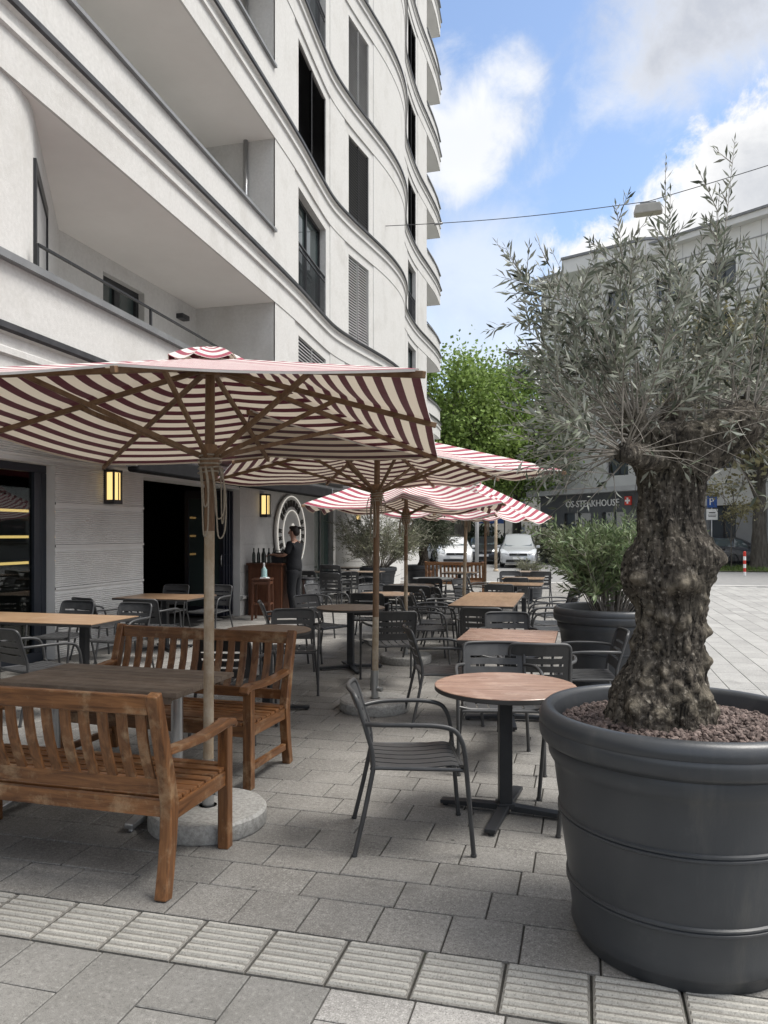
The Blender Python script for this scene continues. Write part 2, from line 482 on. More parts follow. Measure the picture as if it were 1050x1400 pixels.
WIN = [(15.05, 17.35), (19.0, 20.35), (28.15, 29.75)]
LOG = (6.05, 13.52)
FLOORS = range(-1, 8)
brk = {-8.0, LOG[0], LOG[1], 31.6, 35.0}
for a, b in WIN:
    brk |= {a, b, a-.32, a-.30, b+.32, b+.30}
ys = sorted(brk)
YS = []
for i in range(len(ys)-1):
    a, b = ys[i], ys[i+1]
    step = .9 if b <= 13.6 else .22
    n = max(1, math.ceil((b-a)/step - 1e-6))
    YS += [a+(b-a)*k/n for k in range(n)]
YS.append(35.0)
def zone(y):
    return any(a-.31 < y < b+.31 for a, b in WIN)
wall = MB(); trim = MB()
def row(mb, z0, o0, z1, o1, skip=(), relief=False, y1=35.0, mi=0):
    for i in range(len(YS)-1):
        a, b = YS[i], YS[i+1]
        if b > y1+1e-6: continue
        mid = (a+b)/2
        if any(s0 < mid < s1 for s0, s1 in skip): continue
        ra = .022 if relief and not zone(a) else 0; rb = .022 if relief and not zone(b) else 0
        q = [fp(a, o0+ra, z0), fp(b, o0+rb, z0), fp(b, o1+rb, z1), fp(a, o1+ra, z1)]
        mb.add(q, [(0,1,2,3)], mi, True)
LOGB = LOG
for k in FLOORS:
    b = 6.0+3.1*k
    band = [(0,.035),(.40,.035),(.42,.075),(.48,.075),(.50,.045),(.60,.045),(.615,.10)]
    for (z0,o0),(z1,o1) in zip(band, band[1:]):
        row(wall, b+z0, o0, b+z1, o1)
    row(trim, b+.615, .10, b+.64, .125); row(trim, b+.64, .125, b+.70, .125); row(trim, b+.70, .125, b+.72, .0)
    row(wall, b+.72, 0, b+1.31, 0, skip=WIN, relief=True, y1=35.0)
    row(wall, b+1.31, 0, b+2.87, 0, skip=WIN+[LOGB], relief=True, y1=31.6)
    row(wall, b+2.87, 0, b+3.1, 0, skip=[LOGB], relief=True, y1=31.6)
    row(wall, b+3.1, 0, b+3.1, .035)
    # band return at the far balcony end
    for z0, o0, z1, o1 in [(0,.035,.40,.035),(.40,.035,.42,.075),(.42,.075,.48,.075),(.48,.075,.50,.045),(.50,.045,.60,.045),(.60,.045,.615,.10),(.72,0,1.31,0)]:
        p, q = fp(35, o0, b+z0), fp(35, o1, b+z1)
        wall.add([p, p+Vector((-3,.05+o0,0)), q+Vector((-3,.05+o1,0)), q], [(0,1,2,3)])
# side wall where the facade ends, and the far end
for k in FLOORS:
    b = 6.0+3.1*k
    p = fp(31.6, 0, 0)
    wall.add([(p.x, 31.6, b+.72),(p.x-4, 31.6, b+.72),(p.x-4, 31.6, b+3.1),(p.x, 31.6, b+3.1)], [(0,1,2,3)])
    wall.add([(LOG[0]*0+fp(-8).x, -8, b),(fp(-8).x-6, -8, b),(fp(-8).x-6,-8,b+3.1),(fp(-8).x,-8,b+3.1)], [(0,1,2,3)])
part(wall, 'wall', M['render'], sharp=35)
part(trim, 'cornice', M['trimdark'], sharp=35)  # dark band is metal flashing plus its shadow line, painted as one

# loggias: slab undersides, back walls, slanted near wall, far return wall
XB = -7.33
sof = MB(); lw = MB()
for k in FLOORS:
    b = 6.0+3.1*k
    ring = [fp(y, .0, b) for y in YS]
    n = len(ring)
    back = [Vector((-9.4 if p.y < 31 else p.x-3.2, p.y, b)) for p in ring]
    sof.add(ring+back, [(i, n+i, n+i+1, i+1) for i in range(n-1)])
    # floor above
    sof.add([p+Vector((0,0,.62)) - Vector((.12,0,0)) for p in ring]+[p+Vector((0,0,.62)) for p in back], [(i, i+1, n+i+1, n+i) for i in range(n-1) if LOG[0]-.3 < (ring[i].y+ring[i+1].y)/2 < LOG[1]+.3 or ring[i].y > 31.4])
    z0, z1 = b+.62, b+3.1
    f0 = fp(LOG[0]); f1 = fp(LOG[1])
    # back wall with an opening
    wy0, wy1, wz = 10.55, 11.72, b+2.85
    for a0, a1, c0, c1 in ((9.5, wy0, z0, z1), (wy1, LOG[1]+.2, z0, z1), (wy0, wy1, wz, z1)):
        lw.add([(XB,a0,c0),(XB,a1,c0),(XB,a1,c1),(XB,a0,c1)], [(0,1,2,3)])
    for yy in (wy0, wy1): lw.add([(XB,yy,z0),(XB-.22,yy,z0),(XB-.22,yy,wz),(XB,yy,wz)], [(0,1,2,3)])
    lw.add([(XB,wy0,wz),(XB-.22,wy0,wz),(XB-.22,wy1,wz),(XB,wy1,wz)], [(0,1,2,3)])
    cv = [(f0.x,f0.y),(f0.x-.012,6.22),(f0.x-.045,6.40),(f0.x-.10,6.58),(-5.52,6.75),(XB,9.5)]
    lw.add([(x,y,z0) for x,y in cv]+[(x,y,z1) for x,y in cv], [(i,i+1,7+i,6+i) for i in range(4)], 0, True)
    lw.add([(*cv[4],z0),(*cv[5],z0),(*cv[5],z1),(*cv[4],z1)], [(0,1,2,3)])
    lw.add([(XB,LOG[1],z0),(f1.x,LOG[1],z0),(f1.x,LOG[1],z1),(XB,LOG[1],z1)], [(0,1,2,3)])
    # parapet's inner face
    lw.add([fp(y, -.16, z0) for y in (6.06,9,11.5,13.5)]+[fp(y, -.16, b+1.31) for y in (6.06,9,11.5,13.5)], [(0,4,5,1),(1,5,6,2),(2,6,7,3)])
part(sof, 'soffit', M['soffit'])
part(lw, 'loggia_wall', M['render'], sharp=30)
cap2 = MB()
yy = [6.62+(LOG[1]-6.64)*i/9 for i in range(10)]
yl0 = [1+(LOG[1]-1.02)*i/12 for i in range(13)]
for k in FLOORS:
    b = 6.0+3.1*k; capm = MB()
    if k == -1:
        capm.strip([fp(y, -.06, b+1.345) for y in yl0], .32, .075)
    else:
        capm.strip([fp(y, -.06, b+1.335) for y in yy], .28, .05)
        cap2.strip([fp(y, -.02, b+1.40) for y in yy], .045, .02)
        for y in yy[::3]: cap2.box(fp(y, -.02, b+1.375), (.02,.02,.05))
    ye = [31.7, 32.7, 33.8, 34.98]
    part(capm, 'parapet_cap', M['trimgrey'], sharp=30)
    capm = MB(); capm.strip([fp(y, -.06, b+1.335) for y in ye], .28, .05); part(capm, 'parapet_cap', M['trimgrey'], sharp=30)
    cap2.strip([fp(y, .0, b+1.45) for y in ye], .03, .03)
part(cap2, 'handrail', M['trimdark'])
# first-floor balcony railing
rl = MB(); b = 2.9; zz = b+1.38
rl.strip([fp(y, .0, zz+.27) for y in yy], .04, .02); rl.strip([fp(y, .0, zz+.035) for y in yy], .03, .02)
for y in (6.62, 8.9, 11.0, 12.35, 13.45): rl.box(fp(y, 0, zz+.135), (.025,.035,.27))
part(rl, 'balcony_railing', M['blackmetal'])
# loggia windows and doors
for k in FLOORS:
    if k > 2: break
    b = 6.0+3.1*k
    f = MB(); z0, z1 = b+.62, b+2.85; x = XB-.15
    for a0, a1, c0, c1 in ((10.55,11.72,z1-.09,z1),(10.55,10.63,z0,z1-.09),(11.64,11.72,z0,z1-.09),(11.02,11.16,z0,z1-.09)):
        f.box((x, (a0+a1)/2, (c0+c1)/2), (.07, a1-a0, c1-c0))
    w = part(f, 'window', M['blackmetal'])
    p = MB(); p.box((x-.02, 11.135, (z0+z1)/2), (.012, 1.02, z1-z0-.18)); part(p, 'pane', M['glass'], w)
    # slanted-wall glazed door
    f0 = Vector((-5.52,6.75,0)); d = Vector((XB-f0.x, 9.5-f0.y, 0)).normalized(); nn = Vector((d.y, -d.x, 0))
    f = MB(); u0, u1 = .03, 1.35
    def P(u, z, o=.012): q = f0+d*u+nn*o; return Vector((q.x, q.y, z))
    for ua, ub, c0, c1 in ((u0,u1,b+2.48,b+2.62),(u0,u0+.09,z0,b+2.48),(u1-.06,u1,z0,b+2.48)):
        f.bar(P((ua+ub)/2, c0), P((ua+ub)/2, c1), ub-ua, .04, up=nn)
    w = part(f, 'window', M['blackmetal'])
    p = MB(); p.bar(P((u0+u1)/2, z0, .008), P((u0+u1)/2, b+2.48, .008), u1-u0-.16, .01, up=nn); part(p, 'pane', M['blind'] if k < 0 else M['glass'], w)
# loggia drain pipes
pm = MB()
for k in FLOORS:
    b = 6.0+3.1*k
    if k >= 0: pm.tube([(-6.25, LOG[1]-.06, b+.62), (-6.25, LOG[1]-.06, b+3.1)], .045, 10)
part(pm, 'drain_pipe', M['steel'])
lm = MB(); lm.box((XB+.07, 12.9, 5.66), (.14,.26,.09)); part(lm, 'balcony_lamp', M['trimdark'], bevel=.01)

# facade windows
KIND = {(0,-1):'louvre', (0,0):'glass', (0,1):'black', (0,2):'glass', (1,-1):'louvre', (1,0):'louvre', (1,1):'black', (1,2):'grey', (2,-1):'glass', (2,0):'glass', (2,1):'glass', (2,2):'black', (2,3):'black'}
for wi, (a, c) in enumerate(WIN):
    for k in FLOORS:
        b = 6.0+3.1*k; z0, z1 = b+.72, b+2.87
        D = -.20; revm = MB()
        n = 6; yl = [a+(c-a)*i/n for i in range(n+1)]
        for y in (a, c): revm.add([fp(y,0,z0), fp(y,D,z0), fp(y,D,z1), fp(y,0,z1)], [(0,1,2,3)])
        revm.add([fp(y,0,z1) for y in yl]+[fp(y,D,z1) for y in yl], [(i,i+1,n+2+i,n+1+i) for i in range(n)])
        part(revm, 'reveal', M['render'])
        kind = KIND.get((wi,k), 'black' if wi != 1 else 'grey')
        f = MB()
        f.strip([fp(y,D+.03,z1-.04) for y in yl], .05, .08)
        f.strip([fp(y,D+.03,z0+.03) for y in yl], .05, .06)
        for y in (a+.035, c-.035): f.box(fp(y,D+.03,(z0+z1)/2), (.05,.07,z1-z0-.14))
        ym = (a+c)/2
        f.box(fp(ym,D+.03,(z0+z1)/2), (.05,.07,z1-z0-.14))
        w = part(f, 'window', M['blackmetal'] if kind != 'grey' else M['blind'])
        p = MB()
        p.add([fp(y,D+.01,z0) for y in yl]+[fp(y,D+.01,z1) for y in yl], [(i,i+1,n+2+i,n+1+i) for i in range(n)], 0, True)
        part(p, 'pane', M['glass'], w)
        if kind in ('louvre','black','grey'):
            s = MB(); nl = 30
            for q in range(nl):
                z = z0+.02+(z1-z0-.04)*q/(nl-1)
                va = [fp(y,-.02,z-.022) for y in yl]; vb = [fp(y,-.052,z+.040) for y in yl]
                s.add(va+vb, [(i,i+1,n+2+i,n+1+i) for i in range(n)], 0, True)
            s.add([fp(y,-.07,z0) for y in yl]+[fp(y,-.07,z1) for y in yl], [(i,i+1,n+2+i,n+1+i) for i in range(n)], 1 if kind == 'louvre' else 0, True)
            for y in (a+.02, ym, c-.02): s.box(fp(y,-.045,(z0+z1)/2), (.05,.035,z1-z0))
            part(s, 'shutter', [M['blind'] if kind != 'black' else M['blindblack'], M['blindblack']], w)
        else:
            s = MB()
            s.strip([fp(y,-.03,z0+1.02) for y in yl], .04, .03); s.strip([fp(y,-.03,z0+.09) for y in yl], .03, .025)
            nb = int((c-a)/.09)
            for q in range(nb+1): s.box(fp(a+.03+(c-a-.06)*q/nb,-.03,z0+.55), (.012,.012,.92))
            s.strip([fp(y,-.03,z0+.9) for y in yl], .03, .02)
            part(s, 'window_railing', M['trimdark'], w)

# ground floor: ribbed wall, openings
GX = -6.6
gw = MB(); rib = .028
def ribbed(y0, y1, z0, z1):
    """saw-tooth render between two heights, smooth fillets where the joints run"""
    joints = [.30,.855,1.41,1.965,2.52]
    z = z0
    while z < z1-1e-6:
        jn = min([j for j in joints if j > z+.012]+[z1], default=z1)
        zt = min(z+rib, z1)
        near = [j for j in joints if abs(j-z) < .013]
        if near:
            zt = min(z+.045, z1)
            gw.add([(GX-.018,y0,z),(GX-.018,y1,z),(GX-.018,y1,zt),(GX-.018,y0,zt)], [(0,1,2,3)])
            gw.add([(GX-.018,y0,zt),(GX-.018,y1,zt),(GX+.012,y1,zt),(GX+.012,y0,zt)], [(0,1,2,3)])
            zt2 = min(zt+.03, z1)
            gw.add([(GX+.012,y0,zt),(GX+.012,y1,zt),(GX+.012,y1,zt2),(GX+.012,y0,zt2)], [(0,1,2,3)])
            gw.add([(GX+.012,y0,zt2),(GX+.012,y1,zt2),(GX,y1,zt2),(GX,y0,zt2)], [(0,1,2,3)])
            z = zt2; continue
        if any(zt > j > z for j in joints): zt = [j for j in joints if zt > j > z][0]
        gw.add([(GX-.015,y0,z),(GX-.015,y1,z),(GX+.002,y1,z+(zt-z)*.3),(GX+.002,y0,z+(zt-z)*.3),(GX+.002,y1,z+(zt-z)*.75),(GX+.002,y0,z+(zt-z)*.75),(GX-.015,y1,zt),(GX-.015,y0,zt)],
               [(0,1,2,3),(3,2,4,5),(5,4,6,7)])
        z = zt
def plain(y0, y1, z0, z1, x=GX):
    gw.add([(x,y0,z0),(x,y1,z0),(x,y1,z1),(x,y0,z1)], [(0,1,2,3)])
def jamb(y, z0, z1, dx=-.36, x=GX):
    gw.add([(x,y,z0),(x+dx,y,z0),(x+dx,y,z1),(x,y,z1)], [(0,1,2,3)])
WY = (2.6, 8.48); DY = (10.52, 13.95); SY = (18.25, 19.75)
ribbed(-6, WY[0], 0, 3.0); ribbed(WY[1], DY[0], 0, 2.5); ribbed(WY[0], 13.95, 2.5, 3.0)
jamb(WY[1], 0, 2.5); jamb(WY[0], 0, 2.5); jamb(DY[0], 0, 2.5, -.25); jamb(DY[1], 0, 2.5, -.5)
for y0, y1 in (WY, DY): gw.add([(GX-.006,y0,2.5),(GX-.4,y0,2.5),(GX-.4,y1,2.5),(GX-.006,y1,2.5)], [(0,1,2,3)])
part(gw, 'ribbed_wall', M['ribwall'])
gw = MB()
js = [0,.30,.855,1.41,1.965,2.52,3.0]
for a, c in zip(js, js[1:]):
    lo = a+.012 if a else 0
    for y0, y1 in ((13.95, SY[0]), (SY[1], 19.95)):
        plain(y0, y1, lo, c)
        if a: gw.add([(GX,y0,lo),(GX-.015,y0,lo),(GX-.015,y1,lo),(GX,y1,lo)], [(0,1,2,3)]); plain(y0, y1, a, lo, GX-.015)
plain(SY[0], SY[1], 2.45, 3.0); plain(SY[0], SY[1], 0, .32)
jamb(SY[0], .32, 2.45, -.2); jamb(SY[1], .32, 2.45, -.2)
# bulging bay at street level, following the facade
yb = [20.0+.3*i for i in range(39)]
def gb(y): return fx(y)-.12 if y > 20.6 else -6.6+(fx(20.6)-.12+6.6)*((y-19.95)/.65)**.5
prev = None
for a, c in zip(js, js[1:]):
    lo = a+.012 if a else 0
    ln = [(GX, 19.95)]+[(gb(y), y) for y in yb]
    n = len(ln)
    gw.add([(x,y,lo) for x,y in ln]+[(x,y,c) for x,y in ln], [(i,i+1,n+i+1,n+i) for i in range(n-1)], 0, True)
    if a: gw.add([(x-.02,y,a) for x,y in ln]+[(x-.02,y,lo) for x,y in ln], [(i,i+1,n+i+1,n+i) for i in range(n-1)], 0, True)
part(gw, 'street_wall', M['render'], sharp=40)
plm = MB(); plm.box((GX+.02, 16.1, .36), (.07, 4.26, .07)); part(plm, 'wall_ledge', M['render'], bevel=.01)

# shop window at the left: frame and see-through panes
f = MB(); X = GX-.17
for a, c, z0, z1 in ((WY[0],WY[1],2.40,2.5),(WY[0],WY[1],0,.12),(WY[1]-.10,WY[1],.12,2.40),(WY[1]-.225,WY[1]-.105,.12,2.40),(5.2,5.32,.12,2.40),(WY[0],WY[0]+.1,.12,2.4)):
    f.box((X,(a+c)/2,(z0+z1)/2), (.09,c-a,z1-z0))
w = part(f, 'window', mat('navy_frame', (.018,.022,.032), rough=.35), bevel=.008)
for a, c in ((WY[0]+.1,5.2),(5.32,WY[1]-.225)):
    p = MB(); p.box((X,(a+c)/2,1.26), (.012,c-a,2.28)); part(p, 'pane', M['glassclear'], w)
f = MB(); X = GX-.14
for a, c, z0, z1 in ((SY[0],SY[1],2.37,2.45),(SY[0],SY[1],.32,.40),(SY[0],SY[0]+.07,.4,2.37),(SY[1]-.07,SY[1],.4,2.37),(18.98,19.03,.4,2.37)):
    f.box((X,(a+c)/2,(z0+z1)/2), (.07,c-a,z1-z0))
w = part(f, 'window', M['trimgrey'])
p = MB(); p.box((X,19.0,1.385), (.012,1.36,1.97)); part(p, 'pane', glass_dark('greenish_glass', (.05,.085,.075)), w)
# folded doors in the doorway
for i, y in enumerate((13.86, 13.74, 13.62, 13.50)):
    f = MB(); x0, x1 = GX-.95, GX-.12
    for a, c, z0, z1 in ((x0,x1,2.3,2.46),(x0,x1,.04,.22),(x0,x0+.09,.22,2.3),(x1-.09,x1,.22,2.3)):
        f.box(((a+c)/2,y,(z0+z1)/2), (c-a,.055,z1-z0))
    d = part(f, 'folding_door', mat('navy_door', (.012,.015,.026), rough=.4))
    p = MB(); p.box(((x0+x1)/2,y,1.26), (x1-x0-.18,.01,2.08)); part(p, 'pane', M['glass'], d)
    h = MB(); h.tube([(x1-.03,y-.04,1.0),(x1-.03,y-.06,1.05),(x1-.03,y-.06,1.18),(x1-.03,y-.04,1.23)], .009, 6); part(h, 'handle', M['steel'], d)
# the room behind
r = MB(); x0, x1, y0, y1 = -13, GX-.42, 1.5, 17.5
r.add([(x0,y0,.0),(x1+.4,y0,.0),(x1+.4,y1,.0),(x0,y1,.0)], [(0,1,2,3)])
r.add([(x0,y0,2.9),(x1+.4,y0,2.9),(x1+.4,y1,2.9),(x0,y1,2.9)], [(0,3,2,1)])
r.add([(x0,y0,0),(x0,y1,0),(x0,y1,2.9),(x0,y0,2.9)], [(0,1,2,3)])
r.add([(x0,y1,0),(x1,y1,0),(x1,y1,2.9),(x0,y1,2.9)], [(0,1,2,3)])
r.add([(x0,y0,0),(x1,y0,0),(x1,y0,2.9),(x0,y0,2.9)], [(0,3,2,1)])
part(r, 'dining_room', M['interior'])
# roof line
rf = MB(); n = len(YS); b = 6.0+3.1*8
rg = [fp(y, .1, b) for y in YS]; bk = [Vector((-16, p.y, b)) for p in rg]
rf.add(rg+bk, [(i,i+1,n+i+1,n+i) for i in range(n-1)])
rf.add([(-16,-8,0),(-16,35,0),(-16,35,b),(-16,-8,b)], [(0,1,2,3)])
rf.add([(-16,31.6,0),(-9.6,31.6,0),(-9.6,31.6,b),(-16,31.6,b)], [(0,1,2,3)])
rf.add([(-16,-8,0),(-4.9,-8,0),(-4.9,-8,b),(-16,-8,b)], [(0,1,2,3)])
part(rf, 'roof', M['soffit'])
# lit shelves of the bar seen through the window
sh = thing('bar_shelf', 'dark bar shelving with warm lit shelf edges behind the shop window', 'shelf', (-9.6, 10.9, 0))
f = MB(); f.box((-.2,0,1.2), (.04,2.6,2.4))
for z in (.7,1.15,1.6,2.05): f.box((0,0,z), (.36,2.6,.03))
for y in (-1.3,1.3): f.box((0,y,1.2), (.36,.04,2.4))
f.build('shelf_frame', M['interior'], sh)
em = emit('warm_shelf_light', (1.0,.62,.22), 1.0)
for z in (1.12,1.57,2.02):
    q = MB(); q.box((.19,0,z), (.02,2.5,.045)); q.build('light_strip', em, sh)

# lanterns, awnings, wall sign
lampg = emit('warm_lantern_glow', (1.0,.72,.28), .62)
def lantern(y, z, x, label):
    t = thing('wall_lantern', label, 'wall lamp', (x, y, z), 0, 'wall lanterns on the facade')
    f = MB()
    for sx in (.02,.15):
        for sy in (-.09,.09): f.box((sx,sy,0), (.025,.025,.48))
    f.box((.085,0,.225), (.16,.21,.035)); f.box((.085,0,-.215), (.16,.21,.06)); f.box((.0,0,0), (.02,.21,.48))
    f.box((.155,.02,0), (.012,.014,.40))
    f.build('frame', M['trimdark'], t, bevel=.003)
    q = MB(); q.box((.09,0,.01), (.11,.16,.39)); q.build('lamp_glass', lampg, t)
lantern(9.62, 2.29, GX, 'lit wall lantern on the white ribbed wall between window and doorway')
lantern(15.0, 2.22, GX, 'lit wall lantern above the counter beside the round neon sign')
lantern(20.35, 2.20, -6.17, 'lit wall lantern on the bright wall past the green glass')

def awning(y0, y1, x1, z1, label, cloth, barm, zc=2.79, thick=False):
    t = thing('awning', label, 'awning', (GX, (y0+y1)/2, 0)); o = Vector((GX, (y0+y1)/2, 0)); L = y1-y0
    f = MB(); f.box((.10,0,zc), (.18,L,.14)); f.build('cassette', M['white'], t, bevel=.02)
    f = MB(); n = 6
    prof = [(.18+(x1-GX-.18)*i/n, zc-.03+(z1-zc+.03)*i/n-.05*math.sin(PI*i/n)) for i in range(n+1)]
    f.add([(x,-L/2+.03,z) for x,z in prof]+[(x,L/2-.03,z) for x,z in prof], [(i,i+1,n+2+i,n+1+i) for i in range(n)], 0, True)
    f.build('cloth', cloth, t)
    f = MB(); f.box((x1-GX,0,z1-.03), (.15,L,.21)) if thick else f.tube([(x1-GX,-L/2,z1),(x1-GX,L/2,z1)], .065, 14); f.build('front_bar', barm, t, sharp=40, bevel=.03 if thick else 0)
    f = MB(); f.box((x1-GX,L/2+.012,z1), (.15,.025,.15)); f.build('end_cap', M['steel'], t, bevel=.01)
    f = MB(); f.box((x1-GX,-L/2-.012,z1), (.15,.025,.15)); f.build('end_cap', M['steel'], t, bevel=.01)
    for s in (-1,1):
        f = MB(); a = Vector((.2,s*L*.42,zc-.07)); m2 = Vector(((x1-GX)*.55,s*(L*.42-.5),(zc-.07+z1)/2-.02)); e = Vector((x1-GX,s*L*.40,z1)); f.tube([a,m2,e], .022, 6); f.build('folding_arm', M['blackmetal'], t)
awning(7.9, 15.0, -5.1, 2.48, 'half-extended maroon awning with a black front bar above the doorway', M['awning'], M['dullblack'], thick=True)
awning(15.06, 20.0, -4.75, 2.52, 'grey awning with a pale front tube above the round sign and green glass', mat('grey_awning', (.12,.12,.12), rough=.9, trans=.2), M['steel'])

sg = thing('round_sign', 'round neon sign with two white light rings and raised dark lettering', 'sign', (GX+.03, 16.45, 1.63))
f = MB(); f.lathe([(0,.0),(.86,.0),(.88,.02),(.88,.05),(.86,.06),(0,.06)], 56)
# lay the disc against the wall
RM = Matrix.Rotation(R(90), 4, 'Y')
def onwall(mb): mb.v = [tuple(RM @ Vector(v)) for v in mb.v]; return mb
onwall(f).build('sign_disc', mat('sign_grey', (.50,.495,.48), (.55,.545,.53), rough=.8), sg, sharp=40)
neon = emit('white_neon', (1.0,.96,.88), .26)
for rr in (.85,.53):
    f = MB(); f.tube([(rr*math.cos(a*PI/40), rr*math.sin(a*PI/40), .085) for a in range(80)], .012, 8, closed=True)
    onwall(f).build('light_ring', neon, sg)
rs = random.Random(5); lb = mat('letter_bronze', (.045,.04,.034), rough=.5)
for i in range(26):
    a = i/26*2*PI
    if i % 9 == 0: continue
    f = MB()
    c, s_ = math.cos(a), math.sin(a)
    q = Matrix.Rotation(a, 3, 'Z')
    f.box((.69*c,.69*s_,.075), (.15,.03,.03), M=q)
    f.box((.69*c-.05*s_,.69*s_+.05*c,.075), (.15,.03,.03), M=q)
    f.box(((.69+rs.choice((-.055,0,.055)))*c-.025*s_,(.69+rs.choice((-.055,0,.055)))*s_+.025*c,.075), (.03,.07,.03), M=q)
    onwall(f).build('raised_letter', lb, sg)
f = MB(); f.tube(bez([(.16,-.03,.085),(-.10,-.03,.085),(-.19,.0,.085),(-.22,.06,.085),(-.18,.11,.085)],5), .014, 8)
onwall(f).build('emblem_tube', neon, sg)
# ================================================================ CHAIRS
def bez_(pts, n=4):
    """round the corners of a polyline with Catmull-Rom"""
    P = [Vector(p) for p in pts]; out = []
    for i in range(len(P)-1):
        p0 = P[max(i-1,0)]; p1 = P[i]; p2 = P[i+1]; p3 = P[min(i+2,len(P)-1)]
        for k in range(n):
            t = k/n
            out.append(.5*((2*p1)+(p2-p0)*t+(2*p0-5*p1+4*p2-p3)*t*t+(3*p1-p0-3*p2+p3)*t**3))
    out.append(P[-1]); return out

def make_chair(label, group):
    t = thing('terrace_chair', label, 'chair', (0,0,0), 0, group)
    m = M['chair']; r = .0125
    def ybk(z): return -.215-.02*max(0,(z-.43))/.1*.6-.22*max(0,z-.52)**1.15
    for s in (-1, 1):
        q = MB(); q.tube(bez([(s*.262,-.315,0),(s*.245,-.262,.22),(s*.228,-.218,.43)],3), r, 9)
        q.tube([(s*.262,-.315,0),(s*.2615,-.3135,.012)], .016, 9)
        q.build('leg', m, t, sharp=50)
        q = MB(); q.tube(bez([(s*.286,.285,0),(s*.287,.262,.27),(s*.289,.242,.50)],3), r, 9)
        q.tube([(s*.286,.285,0),(s*.286,.284,.012)], .016, 9)
        q.build('leg', m, t, sharp=50)
        q = MB(); q.tube(bez([(s*.221,ybk(.655)+.004,.655),(s*.27,-.17,.662),(s*.289,-.03,.664),(s*.292,.10,.658),(s*.291,.185,.635),(s*.290,.225,.575),(s*.289,.242,.50)],5), r, 9)
        q.build('armrest', m, t, sharp=50)
    q = MB(); rr = .228
    pts = [(-rr,-.218,.43),(-.224,ybk(.52),.52),(-.222,ybk(.62),.62),(-.222,ybk(.72),.72),(-.220,ybk(.772),.772),(-.205,ybk(.797)-.004,.797),(-.17,ybk(.805)-.012,.806),(-.08,ybk(.806)-.03,.807),(0,ybk(.806)-.036,.807)]
    pts = pts + [(-x,y,z) for x,y,z in pts[-2::-1]]
    q.tube(bez(pts,4), r, 9)
    q.build('back_frame', m, t, sharp=50)
    # backrest sheet with three slots, curved in plan
    q = MB()
    us = [-.215,-.195,-.172,-.10,-.04,.04,.10,.172,.195,.215]
    zs = [.500,.572,.589,.637,.654,.698,.715,.797]
    slots = {1,3,5}
    def bp(u,z,o): 
        return (u, ybk(z)-.036*(1-(u/.22)**2)*min(1,.35+(z-.5)*2.2)+o, z)
    for iz in range(7):
        for iu in range(9):
            if iz in slots and 2 <= iu <= 6: continue
            a,b,c,d = us[iu],us[iu+1],zs[iz],zs[iz+1]
            F = [bp(a,c,.003),bp(b,c,.003),bp(b,d,.003),bp(a,d,.003)]
            B = [bp(a,c,-.003),bp(b,c,-.003),bp(b,d,-.003),bp(a,d,-.003)]
            fs = [(3,2,1,0),(4,5,6,7)]
            if iz in (0,6) or iz+1 in slots or iz-1 in slots: fs += [(0,1,5,4),(2,3,7,6)]
            if iz in slots: fs += [(1,2,6,5),(3,0,4,7)]
            q.add(F+B, fs, 0, False)
    q.build('backrest', m, t)
    # seat: slats running front to back inside a rounded tube rim
    q = MB()
    rim = [(-.20,-.222),(.20,-.222),(.225,-.19),(.238,.20),(.22,.238),(-.22,.238),(-.238,.20),(-.225,-.19)]
    q.tube(bez([(x,y,.432-(.010 if y>.19 else 0)) for x,y in rim+[rim[0]]],3)[:-1], .010, 8, closed=True)
    def sz(y): return .445-.014*math.sin(PI*min(1,max(0,(y+.22)/.40)))-(.016*((y-.17)/.07)**2 if y > .17 else 0)
    ysl = [-.225,-.16,-.08,0,.08,.15,.19,.222,.243]
    for i in range(6):
        xc = -.190+.076*i
        vs = []
        for y in ysl:
            k = 1+.06*(y+.2)
            w2 = .0315*k; x = xc*k; z = sz(y)
            vs += [(x-w2,y,z-.006),(x+w2,y,z-.006),(x+w2,y,z),(x-w2,y,z)]
        fs = []
        for j in range(len(ysl)-1):
            a = 4*j; b = a+4
            fs += [(a,a+1,b+1,b),(a+1,a+2,b+2,b+1),(a+2,a+3,b+3,b+2),(a+3,a,b,b+3)]
        fs += [(3,2,1,0),tuple(4*(len(ysl)-1)+j for j in range(4))]
        q.add(vs, fs, 0, False)
    for y in (-.18,.0,.17): q.box((0,y,.424), (.44,.03,.008))
    q.tube([(-.288,.245,.452),(-.2,.225,.43),(.2,.225,.43),(.288,.245,.452)], .009, 7)
    q.build('seat', m, t, sharp=40)
    return t

